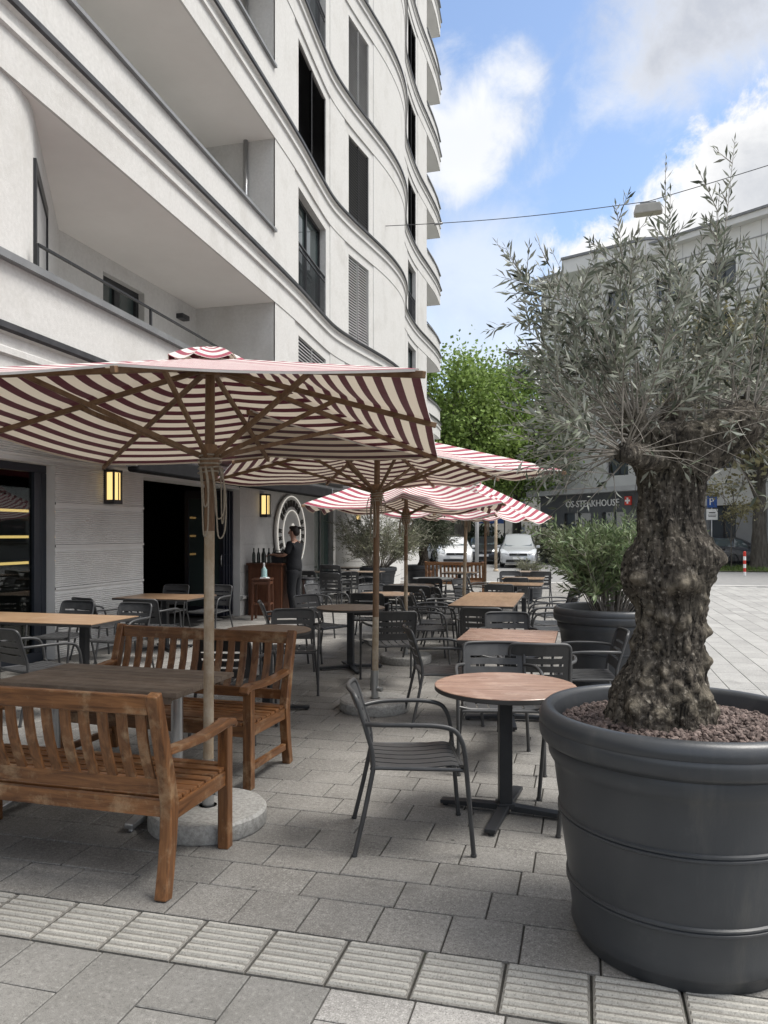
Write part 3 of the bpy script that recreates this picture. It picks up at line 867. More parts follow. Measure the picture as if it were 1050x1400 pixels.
CHAIRS = [
 # lateral, ahead, facing (right, ahead), label
 (.155,4.13,(1,.04),'frontmost anthracite metal armchair, drawn back at the left of the round reddish table'),
 (.80,5.42,(-.05,-1),'metal armchair behind the round front table, facing the viewer'),
 (1.22,4.38,(-1,.02),'metal armchair mostly hidden behind the big olive planter, right of the round front table'),
 (1.19,5.98,(.12,1),'metal armchair seen from behind, between the round front table and the square table'),
 (1.70,6.50,(-1,.12),'metal armchair at the right of the square table, against the oleander planter'),
 (.52,6.72,(1,.10),'metal armchair at the left of the square table, seen from the side'),
 (1.24,7.60,(-.08,-1),'metal armchair at the far side of the square table, facing the viewer'),
 (1.12,8.72,(.18,1),'dark-backed metal armchair at the near end of the long brown table'),
 (.52,9.72,(1,.02),'nearest of the metal armchairs lined up along the left of the long brown table'),
 (.70,10.38,(1,.0),'second of the metal armchairs lined up along the left of the long brown table'),
 (.86,11.02,(1,.0),'third of the metal armchairs lined up along the left of the long brown table'),
 (1.10,11.75,(1,.15),'farthest of the metal armchairs lined up along the left of the long brown table'),
 (2.08,9.62,(-1,.1),'nearest metal armchair on the right side of the long brown table'),
 (2.20,10.28,(-1,.1),'middle metal armchair on the right side of the long brown table'),
 (2.52,11.3,(-1,-.1),'farthest metal armchair on the right side of the long brown table, by the oleander leaves'),
 (1.88,12.65,(.1,1),'metal armchair seen from behind at the second wooden table beyond the long brown one'),
 (2.44,14.5,(0,1),'dark metal armchair between the two far wooden tables on the right'),
 (2.70,16.3,(-.1,-1),'pale-lit metal armchair facing the viewer behind the farthest wooden table on the right'),
 (3.40,16.9,(.05,1),'dark metal armchair standing beside the far black planter, right of the last wooden table'),
 (1.58,13.6,(.7,-.6),'metal armchair turned to the second wooden table, near the pole of the third umbrella'),
 (1.92,14.7,(1,-.1),'metal armchair at the left of the farthest wooden table on the right'),
 (.07,8.32,(-.18,1),'metal armchair seen from behind right beside the second umbrella pole'),
 (-.80,9.95,(.75,-.65),'metal armchair at the far left side of the round table by the second umbrella'),
 (-.96,7.95,(.05,-1),'metal armchair facing the viewer just past the right end of the rear bench'),
 (-1.22,6.22,(.1,1),'dark metal armchair seen through the slats of the rear bench'),
 (-1.16,9.25,(.9,.2),'metal armchair half hidden behind the one past the rear bench, near the waiter'),
 (-.20,10.75,(.1,1),'dark metal armchair seen from behind at the round table left of the thin pole'),
 (-.14,12.05,(.2,-1),'pale-lit metal armchair facing the viewer behind the round table left of the thin pole'),
 (.28,12.4,(.25,1),'dark metal armchair between the two round tables by the thin pole'),
 (.55,12.25,(.2,1),'dark metal armchair right of the thin pole at the farther round table'),
 (-.90,12.3,(.85,-.4),'metal armchair standing askew in front of the stacked chairs'),
 (.86,14.3,(.1,1),'dark metal armchair seen from behind at the grey round table'),
 (1.45,15.9,(-1,.3),'metal armchair at the right of the grey round table, before the far bench'),
 (-1.65,17.0,(.2,1),'dark metal armchair at the far dark table beside the steel bin'),
 (-.75,16.9,(.1,1),'dark metal armchair between the two far dark tables under the green glass'),
 (-.35,19.0,(0,-1),'metal armchair facing the viewer behind the far dark tables'),
 (-.45,17.3,(-1,.2),'dark metal armchair right of the far dark table, left of the second pole'),
]
CH_GRP = 'anthracite metal armchairs on the terrace'
chair0 = make_chair('x', CH_GRP)
def place_chair(p, rz, label):
    global used
    if not used:
        chair0.location = p; chair0.rotation_euler = (0,0,rz); chair0['label'] = label; used = True
        return chair0
    return dup(chair0, p, rz, label)
used = False
for la, d, fc, lab in CHAIRS:
    place_chair(cam(la, d), camdir(*fc), lab)
for x, y, rz, lab in [
 (-5.92,7.72,R(180),'metal armchair behind the long table by the shop window, nearer the window frame'),
 (-5.12,7.66,R(176),'metal armchair behind the right end of the long table by the shop window'),
 (-4.72,5.83,R(-20),'metal armchair in front of the long tan table, cut by the left edge'),
 (-6.05,8.72,R(-20),'dark metal armchair in front of the doorway table, against the ribbed wall'),
 (-5.38,8.76,R(6),'dark metal armchair seen from behind in front of the doorway table, away from the wall'),
 (-6.32,10.72,R(180),'metal armchair behind the doorway table, standing in the dark opening'),
 (-5.62,10.78,R(174),'metal armchair behind the doorway table, next to the front umbrella pole'),
]:
    place_chair(Vector((x,y,0)), rz, lab)
base_stack = cam(-1.04, 16.2)
for i in range(2):
    c = place_chair(base_stack+Vector((0,.02*i,.165*i)), camdir(.3,1), ('lower','upper')[i]+' of the two stacked metal armchairs under the green glass')

# ================================================================ TABLES
def table(kind, loc, rz, label, top, group, size=(.8,.8), r=.41, cols=((0,0),), arm_rz=0, edge=None):
    t = thing(kind, label, 'table', loc, rz, group)
    edge = edge or M['tabedge']
    q = MB(); q2 = MB()
    if kind.startswith('round'):
        q.lathe([(0,.742),(r-.003,.742),(r,.739),(r,.737)], 56)
        q2.lathe([(r,.737),(r,.716),(r-.004,.712),(0,.712)], 56)
    else:
        nb = 1 if size[1] <= .81 and size[0] <= .81 else max(1, round(max(size)/.8))
        L = max(size); ax = 0 if size[0] >= size[1] else 1
        for i in range(nb):
            w = L/nb; c = -L/2+w*(i+.5)
            s3 = [size[0], size[1], .006]; s3[ax] = w-.004
            p3 = [0,0,.739]; p3[ax] = c
            q.box(p3, s3)
            s3[2] = .022; p3[2] = .725
            q2.box(p3, s3)
    tp = q.build('tabletop', top, t, sharp=40)
    q2.build('table_edge', edge, tp, sharp=40)
    for cx, cy in cols:
        q = MB(); q.box((cx,cy,.37), (.075,.075,.66)); q.box((cx,cy,.706), (.36,.36,.012)); q.box((cx,cy,.047),(.10,.10,.03))
        q.build('column', M['tabblack'], t, bevel=.004)
        for k in range(4):
            a = arm_rz+k*PI/2; dx, dy = math.cos(a), math.sin(a)
            q = MB(); q.strip([(cx+dx*.04,cy+dy*.04,.036),(cx+dx*.385,cy+dy*.385,.026)], .062, [.034,.022])
            q.tube([(cx+dx*.36,cy+dy*.36,0),(cx+dx*.36,cy+dy*.36,.018)], .017, 10)
            q.build('base_foot', M['tabblack'], t, bevel=.003)
    return t
GT = 'round pedestal tables'; GS = 'square and long pedestal tables'
table('round_table', cam(.705,4.47), R(14.7), 'large round reddish pedestal table in the foreground beside the olive planter', M['tabtop'], GT, arm_rz=R(-21))
table('square_table', cam(1.09,6.67), 0, 'square reddish pedestal table behind the round front table', M['tabtop'], GS, (.8,.8), arm_rz=R(10))
table('long_table', cam(1.44,10.45), R(1), 'long brown wooden table with joined tops, armchairs down both sides', M['tabtop2'], GS, (.8,2.25), cols=((0,-.65),(0,.65)), arm_rz=R(45))
table('square_table', cam(2.32,13.55), 0, 'second wooden square table behind the long brown one', M['tabtop2'], GS, (.95,.8))
table('square_table', cam(2.78,15.3), 0, 'farthest wooden square table on the right, in front of the silver car', M['tabtop2'], GS, (.8,.8))
table('square_table', cam(3.45,18.0), 0, 'small dark wooden table beside the far black planter and the silver car', M['tabold'], GS, (.7,.7))
table('round_table', cam(-.40,9.22), 0, 'round brown table beside the second umbrella pole', M['tabtop2'], GT, arm_rz=R(30))
table('round_table', cam(-1.07,7.05), 0, 'round brown table half hidden behind the rear bench backrest', M['tabtop2'], GT, arm_rz=R(20), r=.40)
table('round_table', cam(.03,11.3), 0, 'round tan table between the second pole and the thin pole', M['tabtop2'], GT, arm_rz=R(15))
table('round_table', cam(.46,13.2), 0, 'round tan table crossed by the thin pole', M['tabtop2'], GT, arm_rz=R(35))
table('round_table', cam(.98,15.3), 0, 'dark grey round table in front of the far olive planter', mat('grey_laminate', (.10,.105,.11), (.14,.145,.15), rough=.35, scale=3), GT, arm_rz=R(5))
table('square_table', cam(1.72,17.5), 0, 'small wooden table in front of the far red-brown bench', M['tabtop2'], GS, (.75,.75))
table('square_table', cam(-.55,18.0), R(-4), 'dark rectangular table under the green glass, right of the stacked chairs', M['tabold'], GS, (1.0,.7))
table('square_table', cam(-.95,20.2), 0, 'wooden table close to the bright wall past the green glass', M['tabtop2'], GS, (.8,.7))
table('square_table', cam(-1.75,18.0), 0, 'dark table between the steel bin and the stacked chairs', M['tabold'], GS, (.8,.7))
table('long_table', (-5.55,6.88,0), 0, 'long tan table with two joined tops in front of the shop window', wood('tan_laminate', (.27,.165,.095), (.42,.28,.17), (.44,.32,.22), 'x', rough=.33, greyness=(.5,.8)), GS, (1.85,.82), cols=((-.55,0),(.55,0)), arm_rz=R(45))
table('long_table', (-5.72,9.68,0), 0, 'tan table standing in front of the dark doorway', M['tabtop2'], GS, (1.15,.85), cols=((0,0),), arm_rz=R(45))

# bench table with cast aluminium feet
t = thing('wooden_table', 'weathered dark wooden table on aluminium feet between the two benches', 'table', (-2.80,4.17,0), R(-1.5))
q = MB()
for i in range(8): q.box((0,-.34+.0425+i*.085,.725), (1.25,.0835,.028))
q.build('tabletop', M['tabold'], t, bevel=.003)
q = MB()
for y in (-.30,.30): q.box((0,y,.69), (1.12,.035,.045))
for x in (-.5,.5): q.box((x,0,.69), (.05,.6,.045))
q.build('apron', M['tabold'], t)
for x in (-.46,.42):
    q = MB(); q.tube([(x,0,.06),(x,0,.70)], .036, 14); q.build('column', M['alu'], t, sharp=40)
    for s in (-1,1):
        q = MB(); q.strip([(x,s*.02,.10),(x,s*.15,.078),(x,s*.49,.034)], [.085,.075,.055], [.06,.055,.032]); q.tube([(x,s*.46,0),(x,s*.46,.02)], .018, 8); q.build('table_foot', M['alu'], t, bevel=.008)

# ================================================================ BENCHES
def make_bench(label, L=1.5):
    """teak garden bench, facing +Y, origin on the ground under the middle of the seat"""
    t = thing('garden_bench', label, 'bench', (0,0,0), 0, 'slatted teak benches')
    hx = L/2-.035; yr, yf = -.27, .27
    def yb(z):   # curve of rear posts: foot splayed, back leaning
        return yr + (-.055*((.40-z)/.40)**1.6 if z < .40 else -.135*((z-.40)/.53)**1.15)
    for s in (-1,1):
        q = MB(); zs = [0,.12,.25,.40,.52,.66,.80,.925]
        q.strip([(s*hx,yb(z),z) for z in zs], .058, [.060,.060,.062,.070,.064,.058,.054,.050], up=(0,1,0))
        q.build('leg', M['teakz'], t, bevel=.006)
        q = MB(); q.box((s*hx,yf,.315), (.058,.058,.63)); q.build('leg', M['teakz'], t, bevel=.005)
        q = MB(); q.strip([(s*hx,yb(.66)+.025,.652),(s*hx,-.15,.640),(s*hx,.02,.632),(s*hx,.17,.640),(s*hx,.27,.650),(s*hx,.325,.640),(s*hx,.345,.615)], .068, [.030,.032,.034,.036,.040,.036,.028])
        q.build('armrest', M['teaky'], t, bevel=.007)
        q = MB(); q.box((s*hx,0,.365), (.034,.49,.075)); q.build('side_rail', M['teaky'], t, bevel=.004)
        q = MB(); q.box((s*hx,-.01,.13), (.032,.50,.045)); q.build('low_rail', M['teaky'], t, bevel=.004)
    q = MB(); q.box((0,yf,.365), (2*hx-.06,.032,.075)); q.box((0,yr,.385), (2*hx-.06,.032,.075)); q.build('seat_rail', M['teakx'], t, bevel=.004)
    q = MB()
    for i, y in enumerate((-.205,-.135,-.065,.005,.075,.145,.215)):
        q.box((0,y,.418-.012*math.sin(PI*(i+.5)/7)), (2*hx+.02,.058,.02))
    q.box((0,.292,.415), (2*hx-.06,.05,.022))
    q.build('seat', M['teakx'], t, bevel=.004)
    q = MB(); q.strip([(-hx+.03,yb(.885),.875),(hx-.03,yb(.885),.875)], .034, .085); q.build('top_rail', M['teakx'], t, bevel=.006)
    q = MB(); q.strip([(-hx+.03,yb(.50),.49),(hx-.03,yb(.50),.49)], .030, .07); q.build('lower_rail', M['teakx'], t, bevel=.005)
    n = int(L/.105)
    for i in range(n):
        x = -hx+.03+(2*hx-.06)*(i+.5)/n
        zs = [.52,.60,.68,.76,.836]
        q = MB(); q.strip([(x,yb(z)-.018*math.sin(PI*(z-.52)/.316),z) for z in zs], .052, .014, up=(0,1,0))
        q.build('back_slat', M['teakz'], t, bevel=.003)
    return t
b1 = make_bench('worn orange-brown teak bench in the foreground, its back to the viewer')
b1.location = (-2.52,3.37,0); b1.rotation_euler = (0,0,R(-.5))
dup(b1, (-2.77,4.80,0), R(177.5), 'teak bench behind the weathered table, facing the viewer')
p = cam(1.84,19.6)
dup(b1, p, R(2), 'far red-brown bench in front of the parked white car')
for ch in list(b1.children):
    if ch.name.startswith('low_rail'): bpy.data.objects.remove(ch)

# ================================================================ UMBRELLAS
def stripes(name, red, white, transl):
    m, nt, b, L = new_mat(name)
    at_ = nd(nt, 'ShaderNodeAttribute'); at_.attribute_name = 'stripe'
    fr = nd(nt, 'ShaderNodeMath', operation='FRACT'); L.new(at_.outputs['Fac'], fr.inputs[0])
    gt = nd(nt, 'ShaderNodeMath', operation='GREATER_THAN'); gt.inputs[1].default_value = .54
    L.new(fr.outputs[0], gt.inputs[0])
    vec = coords(nt, L, (1,1,1))
    n = nd(nt, 'ShaderNodeTexNoise'); n.inputs['Scale'].default_value = 9; n.inputs['Detail'].default_value = 8
    L.new(vec, n.inputs['Vector'])
    f = ramp(nt, L, n.outputs['Fac'], .3, .75)
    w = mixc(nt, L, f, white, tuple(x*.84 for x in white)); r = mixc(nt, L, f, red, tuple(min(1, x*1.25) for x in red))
    # sheen and shade put into the colour: washed-out maroon above, dark maroon below
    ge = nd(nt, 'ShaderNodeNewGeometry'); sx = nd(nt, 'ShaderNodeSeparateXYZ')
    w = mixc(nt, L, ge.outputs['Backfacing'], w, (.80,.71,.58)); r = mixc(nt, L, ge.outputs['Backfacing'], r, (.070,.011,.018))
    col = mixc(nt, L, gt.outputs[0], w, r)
    L.new(col, b.inputs['Base Color']); b.inputs['Roughness'].default_value = .85; b.inputs['Specular IOR Level'].default_value = .25
    b.inputs['Sheen Weight'].default_value = .25
    wv = nd(nt, 'ShaderNodeTexNoise'); wv.inputs['Scale'].default_value = 5; L.new(vec, wv.inputs['Vector'])
    bp = nd(nt, 'ShaderNodeBump'); bp.inputs['Strength'].default_value = .25; bp.inputs['Distance'].default_value = .03
    L.new(wv.outputs['Fac'], bp.inputs['Height']); L.new(bp.outputs['Normal'], b.inputs['Normal'])
    tr = nd(nt, 'ShaderNodeBsdfTranslucent'); L.new(col, tr.inputs['Color'])
    mx = nd(nt, 'ShaderNodeMixShader'); mx.inputs[0].default_value = transl
    L.new(b.outputs[0], mx.inputs[1]); L.new(tr.outputs[0], mx.inputs[2])
    L.new(mx.outputs[0], nt.nodes['Material Output'].inputs['Surface'])
    return m
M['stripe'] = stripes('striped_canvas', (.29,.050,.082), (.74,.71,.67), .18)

def umbrella(label, foot, apex, tips, sag=.035, ns=13.0, hub_dz=-.60, folds=0.0, base=True, pole_r=.029, split=.55, hem=.012, seed=1):
    """tips: eight canopy rim points (corner, middle, corner, ...) in world space"""
    rs = random.Random(seed)
    foot = Vector(foot); apex = Vector(apex); tips = [Vector(p) for p in tips]
    t = thing('market_umbrella', label, 'umbrella', foot, 0, 'striped wooden market umbrellas')
    L = lambda p: Vector(p)-foot
    ap = L(apex); T = [L(p) for p in tips]
    pole_top = Vector((ap.x, ap.y, ap.z+.03))
    zsp = .1+(pole_top.z-.1)*split
    pt = lambda z: Vector((0,0,.0)).lerp(pole_top, z/pole_top.z)
    if base:
        q = MB(); q.lathe([(0,.0),(.315,.0),(.325,.012),(.325,.085),(.312,.10),(.06,.104),(.05,.104)], 48, capb=False)
        q.build('base', M['granite'], t, sharp=40)
        q = MB(); q.tube([(0,0,.10),(0,0,.36)], .034, 14); q.tube([(.03,-.01,.19),(.075,-.025,.19)], .022, 10)
        q.build('socket', M['steel'], t, sharp=40)
    q = MB(); q.tube([pt(.30 if base else 0), pt(zsp)], [pole_r, pole_r], 16); q.build('pole', M['polepale'], t, sharp=50)
    q = MB(); q.tube([pt(zsp+.0005), pole_top], [pole_r+.0005, pole_r-.002], 16); q.build('upper_pole', M['polez'], t, sharp=50)
    hub = pt(ap.z+hub_dz)
    q = MB(); q.tube([hub-Vector((0,0,.10)), hub-Vector((0,0,.02)), hub+Vector((0,0,.03)), hub+Vector((0,0,.10))], [.045,.056,.056,.042], 14)
    q.build('hub', M['polez'], t, sharp=30)
    q = MB(); th_ = ap-Vector((0,0,.05)); q.tube([th_-Vector((0,0,.05)), th_+Vector((0,0,.05))], .06, 14); q.build('crown_hub', M['polez'], t, sharp=30)
    # canopy
    nu, nv = 12, 30
    c = MB(); at_ = []
    top = ap+Vector((0,0,.005))
    for i in range(8):
        a, b = T[i], T[(i+1) % 8]
        vs = []
        for v in range(nv+1):
            fv = v/nv
            for u in range(nu+1):
                fu = u/nu
                e = a.lerp(b, fu)
                p = top.lerp(e, fv)
                s_ = sag*math.sin(PI*fu)*math.sin(min(1, fv*1.05)*PI*.62)
                p = p - Vector((0,0,s_))
                if folds:
                    p = p + Vector((0,0,folds*math.sin(fu*PI*3+i*2.1+fv*4)*math.sin(PI*fu)*fv))
                out = (e-top); out.z = 0
                vs.append(p); at_.append(fv*ns)
        # hem hanging down at the rim
        for u in range(nu+1):
            p = vs[nv*(nu+1)+u]; vs.append(p-Vector((0,0,hem))); at_.append(ns+.02)
        w = nu+1
        fs = [((r+1)*w+u, (r+1)*w+u+1, r*w+u+1, r*w+u) for r in range(nv+1) for u in range(nu)]
        c.add(vs, fs, 0, True)
    c.attr = at_
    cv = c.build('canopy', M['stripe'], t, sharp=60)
    # small vent roof over the crown
    c = MB(); at_ = []
    pts = []
    for i in range(8):
        d = T[i]-top; d.z = 0
        pts.append(top + (T[i]-top)*(.25/max(d.length,.3)) + Vector((0,0,.030)))
    ct = top+Vector((0,0,.062))
    for i in range(8):
        a, b = pts[i], pts[(i+1) % 8]; vs = []
        for v in range(9):
            for u in range(9):
                e = a.lerp(b, u/8); p = ct.lerp(e, v/8) - Vector((0,0,.028*math.sin(PI*u/8)*v/8-.015*math.sin(PI*v/8)))
                vs.append(p); at_.append((v/8)*3.6+.45*(i % 2))
        fs = [((r+1)*9+u, (r+1)*9+u+1, r*9+u+1, r*9+u) for r in range(8) for u in range(8)]
        c.add(vs, fs, 0, True)
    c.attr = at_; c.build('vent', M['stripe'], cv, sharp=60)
    # ribs under the cloth and struts from the sliding hub
    for i in range(8):
        e = T[i]; s0 = ap+ (e-ap).normalized()*.05
        dn = Vector((0,0,-.024))
        q = MB(); q.strip([s0+dn-Vector((0,0,.03)), e+dn-(e-ap).normalized()*-.03], .022, .030, up=(0,0,1)); rb = q.build('rib', M['poley' if abs(e.y) > abs(e.x) else 'polex'], t, bevel=.003)
        mid = ap.lerp(e, .56)+Vector((0,0,-.045))
        q = MB(); dr = Vector((e.x,e.y,0)).normalized()*.045
        q.strip([hub+dr+Vector((0,0,.03)), mid], .021, .026); q.build('strut', M['polez'], t, bevel=.003)
    # cord wound round the hub, ends hanging
    q = MB()
    n = 46; q.tube([hub+Vector((.064*math.cos(k*.75), .064*math.sin(k*.75), -.075+.0028*k+rs.uniform(-.004,.004))) for k in range(n)], .0055, 6)
    for j in range(5):
        a = rs.uniform(0, 2*PI) if j > 1 else -1.9+j*.9
        o = hub+Vector((.068*math.cos(a), .068*math.sin(a), -.03)); ln = rs.uniform(.12,.40)
        w = rs.uniform(.02,.05); sd = Vector((-math.sin(a), math.cos(a), 0))
        pts = [o, o+Vector((0,0,-ln*.4))+sd*w*.4+o.normalized()*.0, o+Vector((0,0,-ln))+sd*w*.7, o+Vector((0,0,-ln*.92))+sd*w*1.5, o+Vector((0,0,-ln*.4))+sd*w*1.6, o+Vector((0,0,.0))+sd*w]
        q.tube(bez(pts,6), .0045, 6)
    q.build('cord', M['rope'], t)
    return t

def tips_of(c, rot, half, z, dz=None, ratio=1.0):
    """corner/middle rim points: FR, MR, BR, MB, BL, ML, FL, MF about the pole, s = direction of the right side"""
    s = Vector((math.sin(rot), math.cos(rot))); n = Vector((s.y, -s.x))
    out = []
    for i, (a, b) in enumerate([(1,-1),(1,0),(1,1),(0,1),(-1,1),(-1,0),(-1,-1),(0,-1)]):
        lat = c[0]+(n.x*a*ratio+s.x*b)*half; d = c[1]+(n.y*a*ratio+s.y*b)*half
        out.append(cam(lat, d, z+(dz[i] if dz else 0)))
    return out

f1 = cam(-.985,4.30)
T1 = tips_of((-1.02,4.58), R(5.7), 1.30, 2.27, [.03,.01,-.07,-.05,-.10,-.04,.06,.08]); T1[5] = cam(-2.45,4.72,2.25)
umbrella('front striped umbrella with pale pole standing between the two benches', f1, cam(-1.0,4.42,2.63), T1, sag=.022, seed=3, split=.60)
f2 = cam(-.085,7.10)
T2 = tips_of((-.06,7.1), R(-25), 1.30, 2.19, [0,.0,-.0,.0,-.03,.0,0,0])
T2[0] = cam(1.50,6.45,2.16); T2[6] = cam(-.88,5.05,2.44); T2[7] = cam(.30,5.75,2.23); T2[5] = cam(-1.25,6.45,2.25)
umbrella('second striped umbrella on a brown pole, its near left edge flapped up', f2, cam(-.06,7.12,2.58), T2, sag=.05, seed=4, folds=.012, split=.30)
f3 = cam(.275,9.72)
umbrella('third striped umbrella on a thin pole, sagging low behind the second', f3, cam(.28,9.75,2.44),
         tips_of((.27,9.7), R(3), 1.2, 2.0, [-.03,0,0,0,0,0,-.04,.03], ratio=.92), sag=.11, seed=5, folds=.012, split=.5, pole_r=.024)
f4 = cam(1.35,13.1)
umbrella('fourth striped umbrella by the far end of the long brown table', f4, cam(1.42,13.1,2.58),
         tips_of((1.42,13.1), R(35), 1.08, 1.98, [-.05,-.10,-.06,0,0,0,0,-.02]), sag=.10, seed=6, folds=.012, split=.65)
f5 = cam(2.18,16.6)
umbrella('farthest striped umbrella on a brown pole beside the red-brown bench', f5, cam(2.2,16.6,2.55),
         tips_of((2.2,16.6), R(30), 1.0, 2.02, None), sag=.12, seed=7, folds=.02, split=.2, base=True)
# ================================================================ WAITER
def skin_mesh(name, verts, edges, m, parent, sub=2, root=0):
    """verts: (x,y,z,rx,ry)"""
    me = bpy.data.meshes.new(name); me.from_pydata([v[:3] for v in verts], edges, [])
    o = bpy.data.objects.new(name, me); COL.objects.link(o); o.parent = parent
    sk = o.modifiers.new('skin', 'SKIN'); sk.use_smooth_shade = True
    lay = me.skin_vertices[0] if me.skin_vertices else None
    if lay is None:
        bm = bmesh.new(); bm.from_mesh(me); bm.verts.layers.skin.verify(); bm.to_mesh(me); bm.free(); lay = me.skin_vertices[0]
    for i, v in enumerate(verts):
        lay.data[i].radius = (v[3], v[4] if len(v) > 4 else v[3]); lay.data[i].use_root = (i == root)
    ss = o.modifiers.new('sub', 'SUBSURF'); ss.levels = sub; ss.render_levels = sub
    me.materials.append(m); return o

M['skin'] = mat('skin', (.36,.20,.14), (.42,.24,.17), rough=.5, scale=12)
M['cloth'] = mat('black_cotton', (.005,.0055,.008), (.009,.010,.013), rough=.95, scale=20, bump=.3, bscale=40)
M['hair'] = mat('dark_hair', (.012,.009,.008), (.02,.015,.012), rough=.6, scale=40, stretch=(1,1,.2))
w = thing('person', 'waiter in black T-shirt and trousers reaching over the wooden counter by the round sign', 'person', cam(-1.80,15.35), camdir(-1,.35))
V = [(0,-.01,.98,.13,.10),(0,.0,1.14,.125,.095),(0,-.005,1.30,.15,.105),(0,-.01,1.42,.13,.085),(0,.0,1.49,.058),(0,.015,1.545,.054),   # 0-5 spine, neck
     (0,.02,1.62,.070,.085),(0,.01,1.70,.074,.092),(0,.0,1.765,.045,.06)]                                             # 6-8 head
E = [(0,1),(1,2),(2,3),(3,4),(4,5),(5,6),(6,7),(7,8)]
def chain(start, pts):
    p = start
    for q in pts:
        V.append(q); E.append((p, len(V)-1)); p = len(V)-1
    return p
for s in (-1,1):
    chain(0, [(s*.095,-.01,.88,.085),(s*.105,.01,.50,.056),(s*.11,-.03,.30,.052),(s*.11,-.04,.09,.036),(s*.115,.03,.045,.036),(s*.12,.13,.03,.03)])
    up = .06 if s < 0 else 0
    wr = chain(3, [(s*.175,-.01,1.425,.055),(s*.215,.03,1.28,.046),(s*.225,.10,1.14+up,.040),(s*.17,.27,1.13+up,.034),(s*.13,.39,1.15+up,.024)])
    hx, hy, hz = s*.125,.415,1.15+up
    pm_ = chain(wr, [(s*.125,.43,1.148+up,.030,.018),(s*.122,.475,1.142+up,.032,.015)])
    for f, (ox, ln) in enumerate(((-.027,.062),(-.010,.074),(.009,.070),(.026,.055))):
        chain(pm_, [(s*.122+ox,.50,1.138+up,.0095),(s*.122+ox*1.1,.50+ln*.5,1.125+up,.0088),(s*.122+ox*1.1,.50+ln*.8,1.10+up,.008)])
    chain(pm_-1, [(s*.122-s*.035,.45,1.14+up,.0105),(s*.122-s*.055,.475,1.125+up,.0095),(s*.122-s*.058,.50,1.11+up,.0085)])
skin_mesh('body', V, E, M['skin'], w)
# face: nose, ears, brow, chin, eyes and mouth on the head
def lump(parent, name, items, m):
    q = MB()
    for (c, r3) in items:
        n1, n2 = 10, 7; vs = []
        for i in range(n2+1):
            th = PI*i/n2
            for j in range(n1):
                a = 2*PI*j/n1
                vs.append((c[0]+r3[0]*math.sin(th)*math.cos(a), c[1]+r3[1]*math.sin(th)*math.sin(a), c[2]+r3[2]*math.cos(th)))
        q.add(vs, [(i*n1+j, i*n1+(j+1)%n1, (i+1)*n1+(j+1)%n1, (i+1)*n1+j) for i in range(n2) for j in range(n1)], 0, True)
    return q.build(name, m, parent)
lump(w, 'nose', [((0,.108,1.64),(.014,.022,.024))], M['skin'])
lump(w, 'ear', [((-.078,.005,1.645),(.010,.02,.032))], M['skin']); lump(w, 'ear', [((.078,.005,1.645),(.010,.02,.032))], M['skin'])
lump(w, 'mouth', [((0,.093,1.59),(.024,.010,.007))], mat('lips', (.28,.10,.09), rough=.5))
for s in (-1,1): lump(w, 'eye', [((s*.030,.088,1.665),(.013,.010,.008))], mat('eye_dark', (.05,.04,.035), rough=.3))
lump(w, 'hair', [((0,-.025,1.705),(.088,.098,.082)),((0,-.055,1.66),(.080,.070,.085)),((0,.045,1.745),(.065,.055,.04)),((0,-.125,1.74),(.03,.04,.03))], M['hair'])
V2 = [(0,-.01,.84,.20,.165),(0,-.01,.98,.195,.16),(0,0,1.12,.19,.155),(0,-.005,1.29,.21,.16),(0,-.01,1.42,.17,.12),(0,-.004,1.485,.085,.08)]
E2 = [(0,1),(1,2),(2,3),(3,4),(4,5)]
for s in (-1,1):
    i = len(V2); V2 += [(s*.19,-.01,1.425,.078),(s*.222,.03,1.29,.072),(s*.226,.06,1.22,.068)]; E2 += [(4,i),(i,i+1),(i+1,i+2)]
skin_mesh('shirt', V2, E2, M['cloth'], w)
V3 = [(0,-.01,1.0,.17,.14),(0,-.01,.90,.18,.15)]; E3 = [(0,1)]
for s in (-1,1):
    i = len(V3); V3 += [(s*.10,-.01,.80,.115),(s*.108,.01,.50,.092),(s*.112,-.025,.28,.084),(s*.114,-.03,.10,.07),(s*.114,-.025,.05,.068)]; E3 += [(1,i),(i,i+1),(i+1,i+2),(i+2,i+3),(i+3,i+4)]
skin_mesh('trousers', V3, E3, M['cloth'], w)
for s in (-1,1): lump(w, 'shoe', [((s*.115,.05,.035),(.045,.13,.038))], M['blackmetal'])

# ================================================================ SERVICE CORNER
def P_at(px, d, z=0): return cam((px-525)/1050*d, d, z)
M['brownwood'] = wood('dark_red_wood', (.060,.022,.011), (.13,.05,.025), (.11,.05,.028), 'z', rough=.45)
t = thing('service_counter', 'dark red wooden service counter below the round sign', 'counter', (-6.16,14.42,0), R(2))
q = MB(); q.box((-.33,0,.50), (.03,.6,1.0)); q.box((.33,-.0,.50), (.03,.6,1.0)); q.box((0,-.29,.50), (.63,.025,1.0)); q.build('side_panel', M['brownwood'], t)
q = MB(); q.box((0,0,1.02), (.76,.68,.04)); q.build('counter_top', M['brownwood'], t, bevel=.005)
q = MB(); q.box((0,.02,.45), (.63,.56,.025)); q.box((0,.02,.05), (.63,.56,.03)); q.build('shelf', M['brownwood'], t)
bt = mat('dark_bottle', (.012,.018,.012), rough=.15)
for i in range(6):
    q = MB(); q.lathe([(0,0),(.035,0),(.036,.16),(.03,.19),(.013,.23),(.013,.29),(.015,.295),(0,.297)], 14)
    tag(q.build('bottle', bt, loc=(-6.44+.075*i,14.25+.06*(i%3),1.04), sharp=50), 'dark bottle standing among others on the service counter', 'bottle', 'bottles on the counter')
q = MB()
q.box((0,0,.09), (.26,.26,.18)); q.box((0,0,.19), (.24,.22,.03)); q.tube([(-.1,0,.2),(-.1,0,.24),(.1,0,.24),(.1,0,.2)], .008, 6)
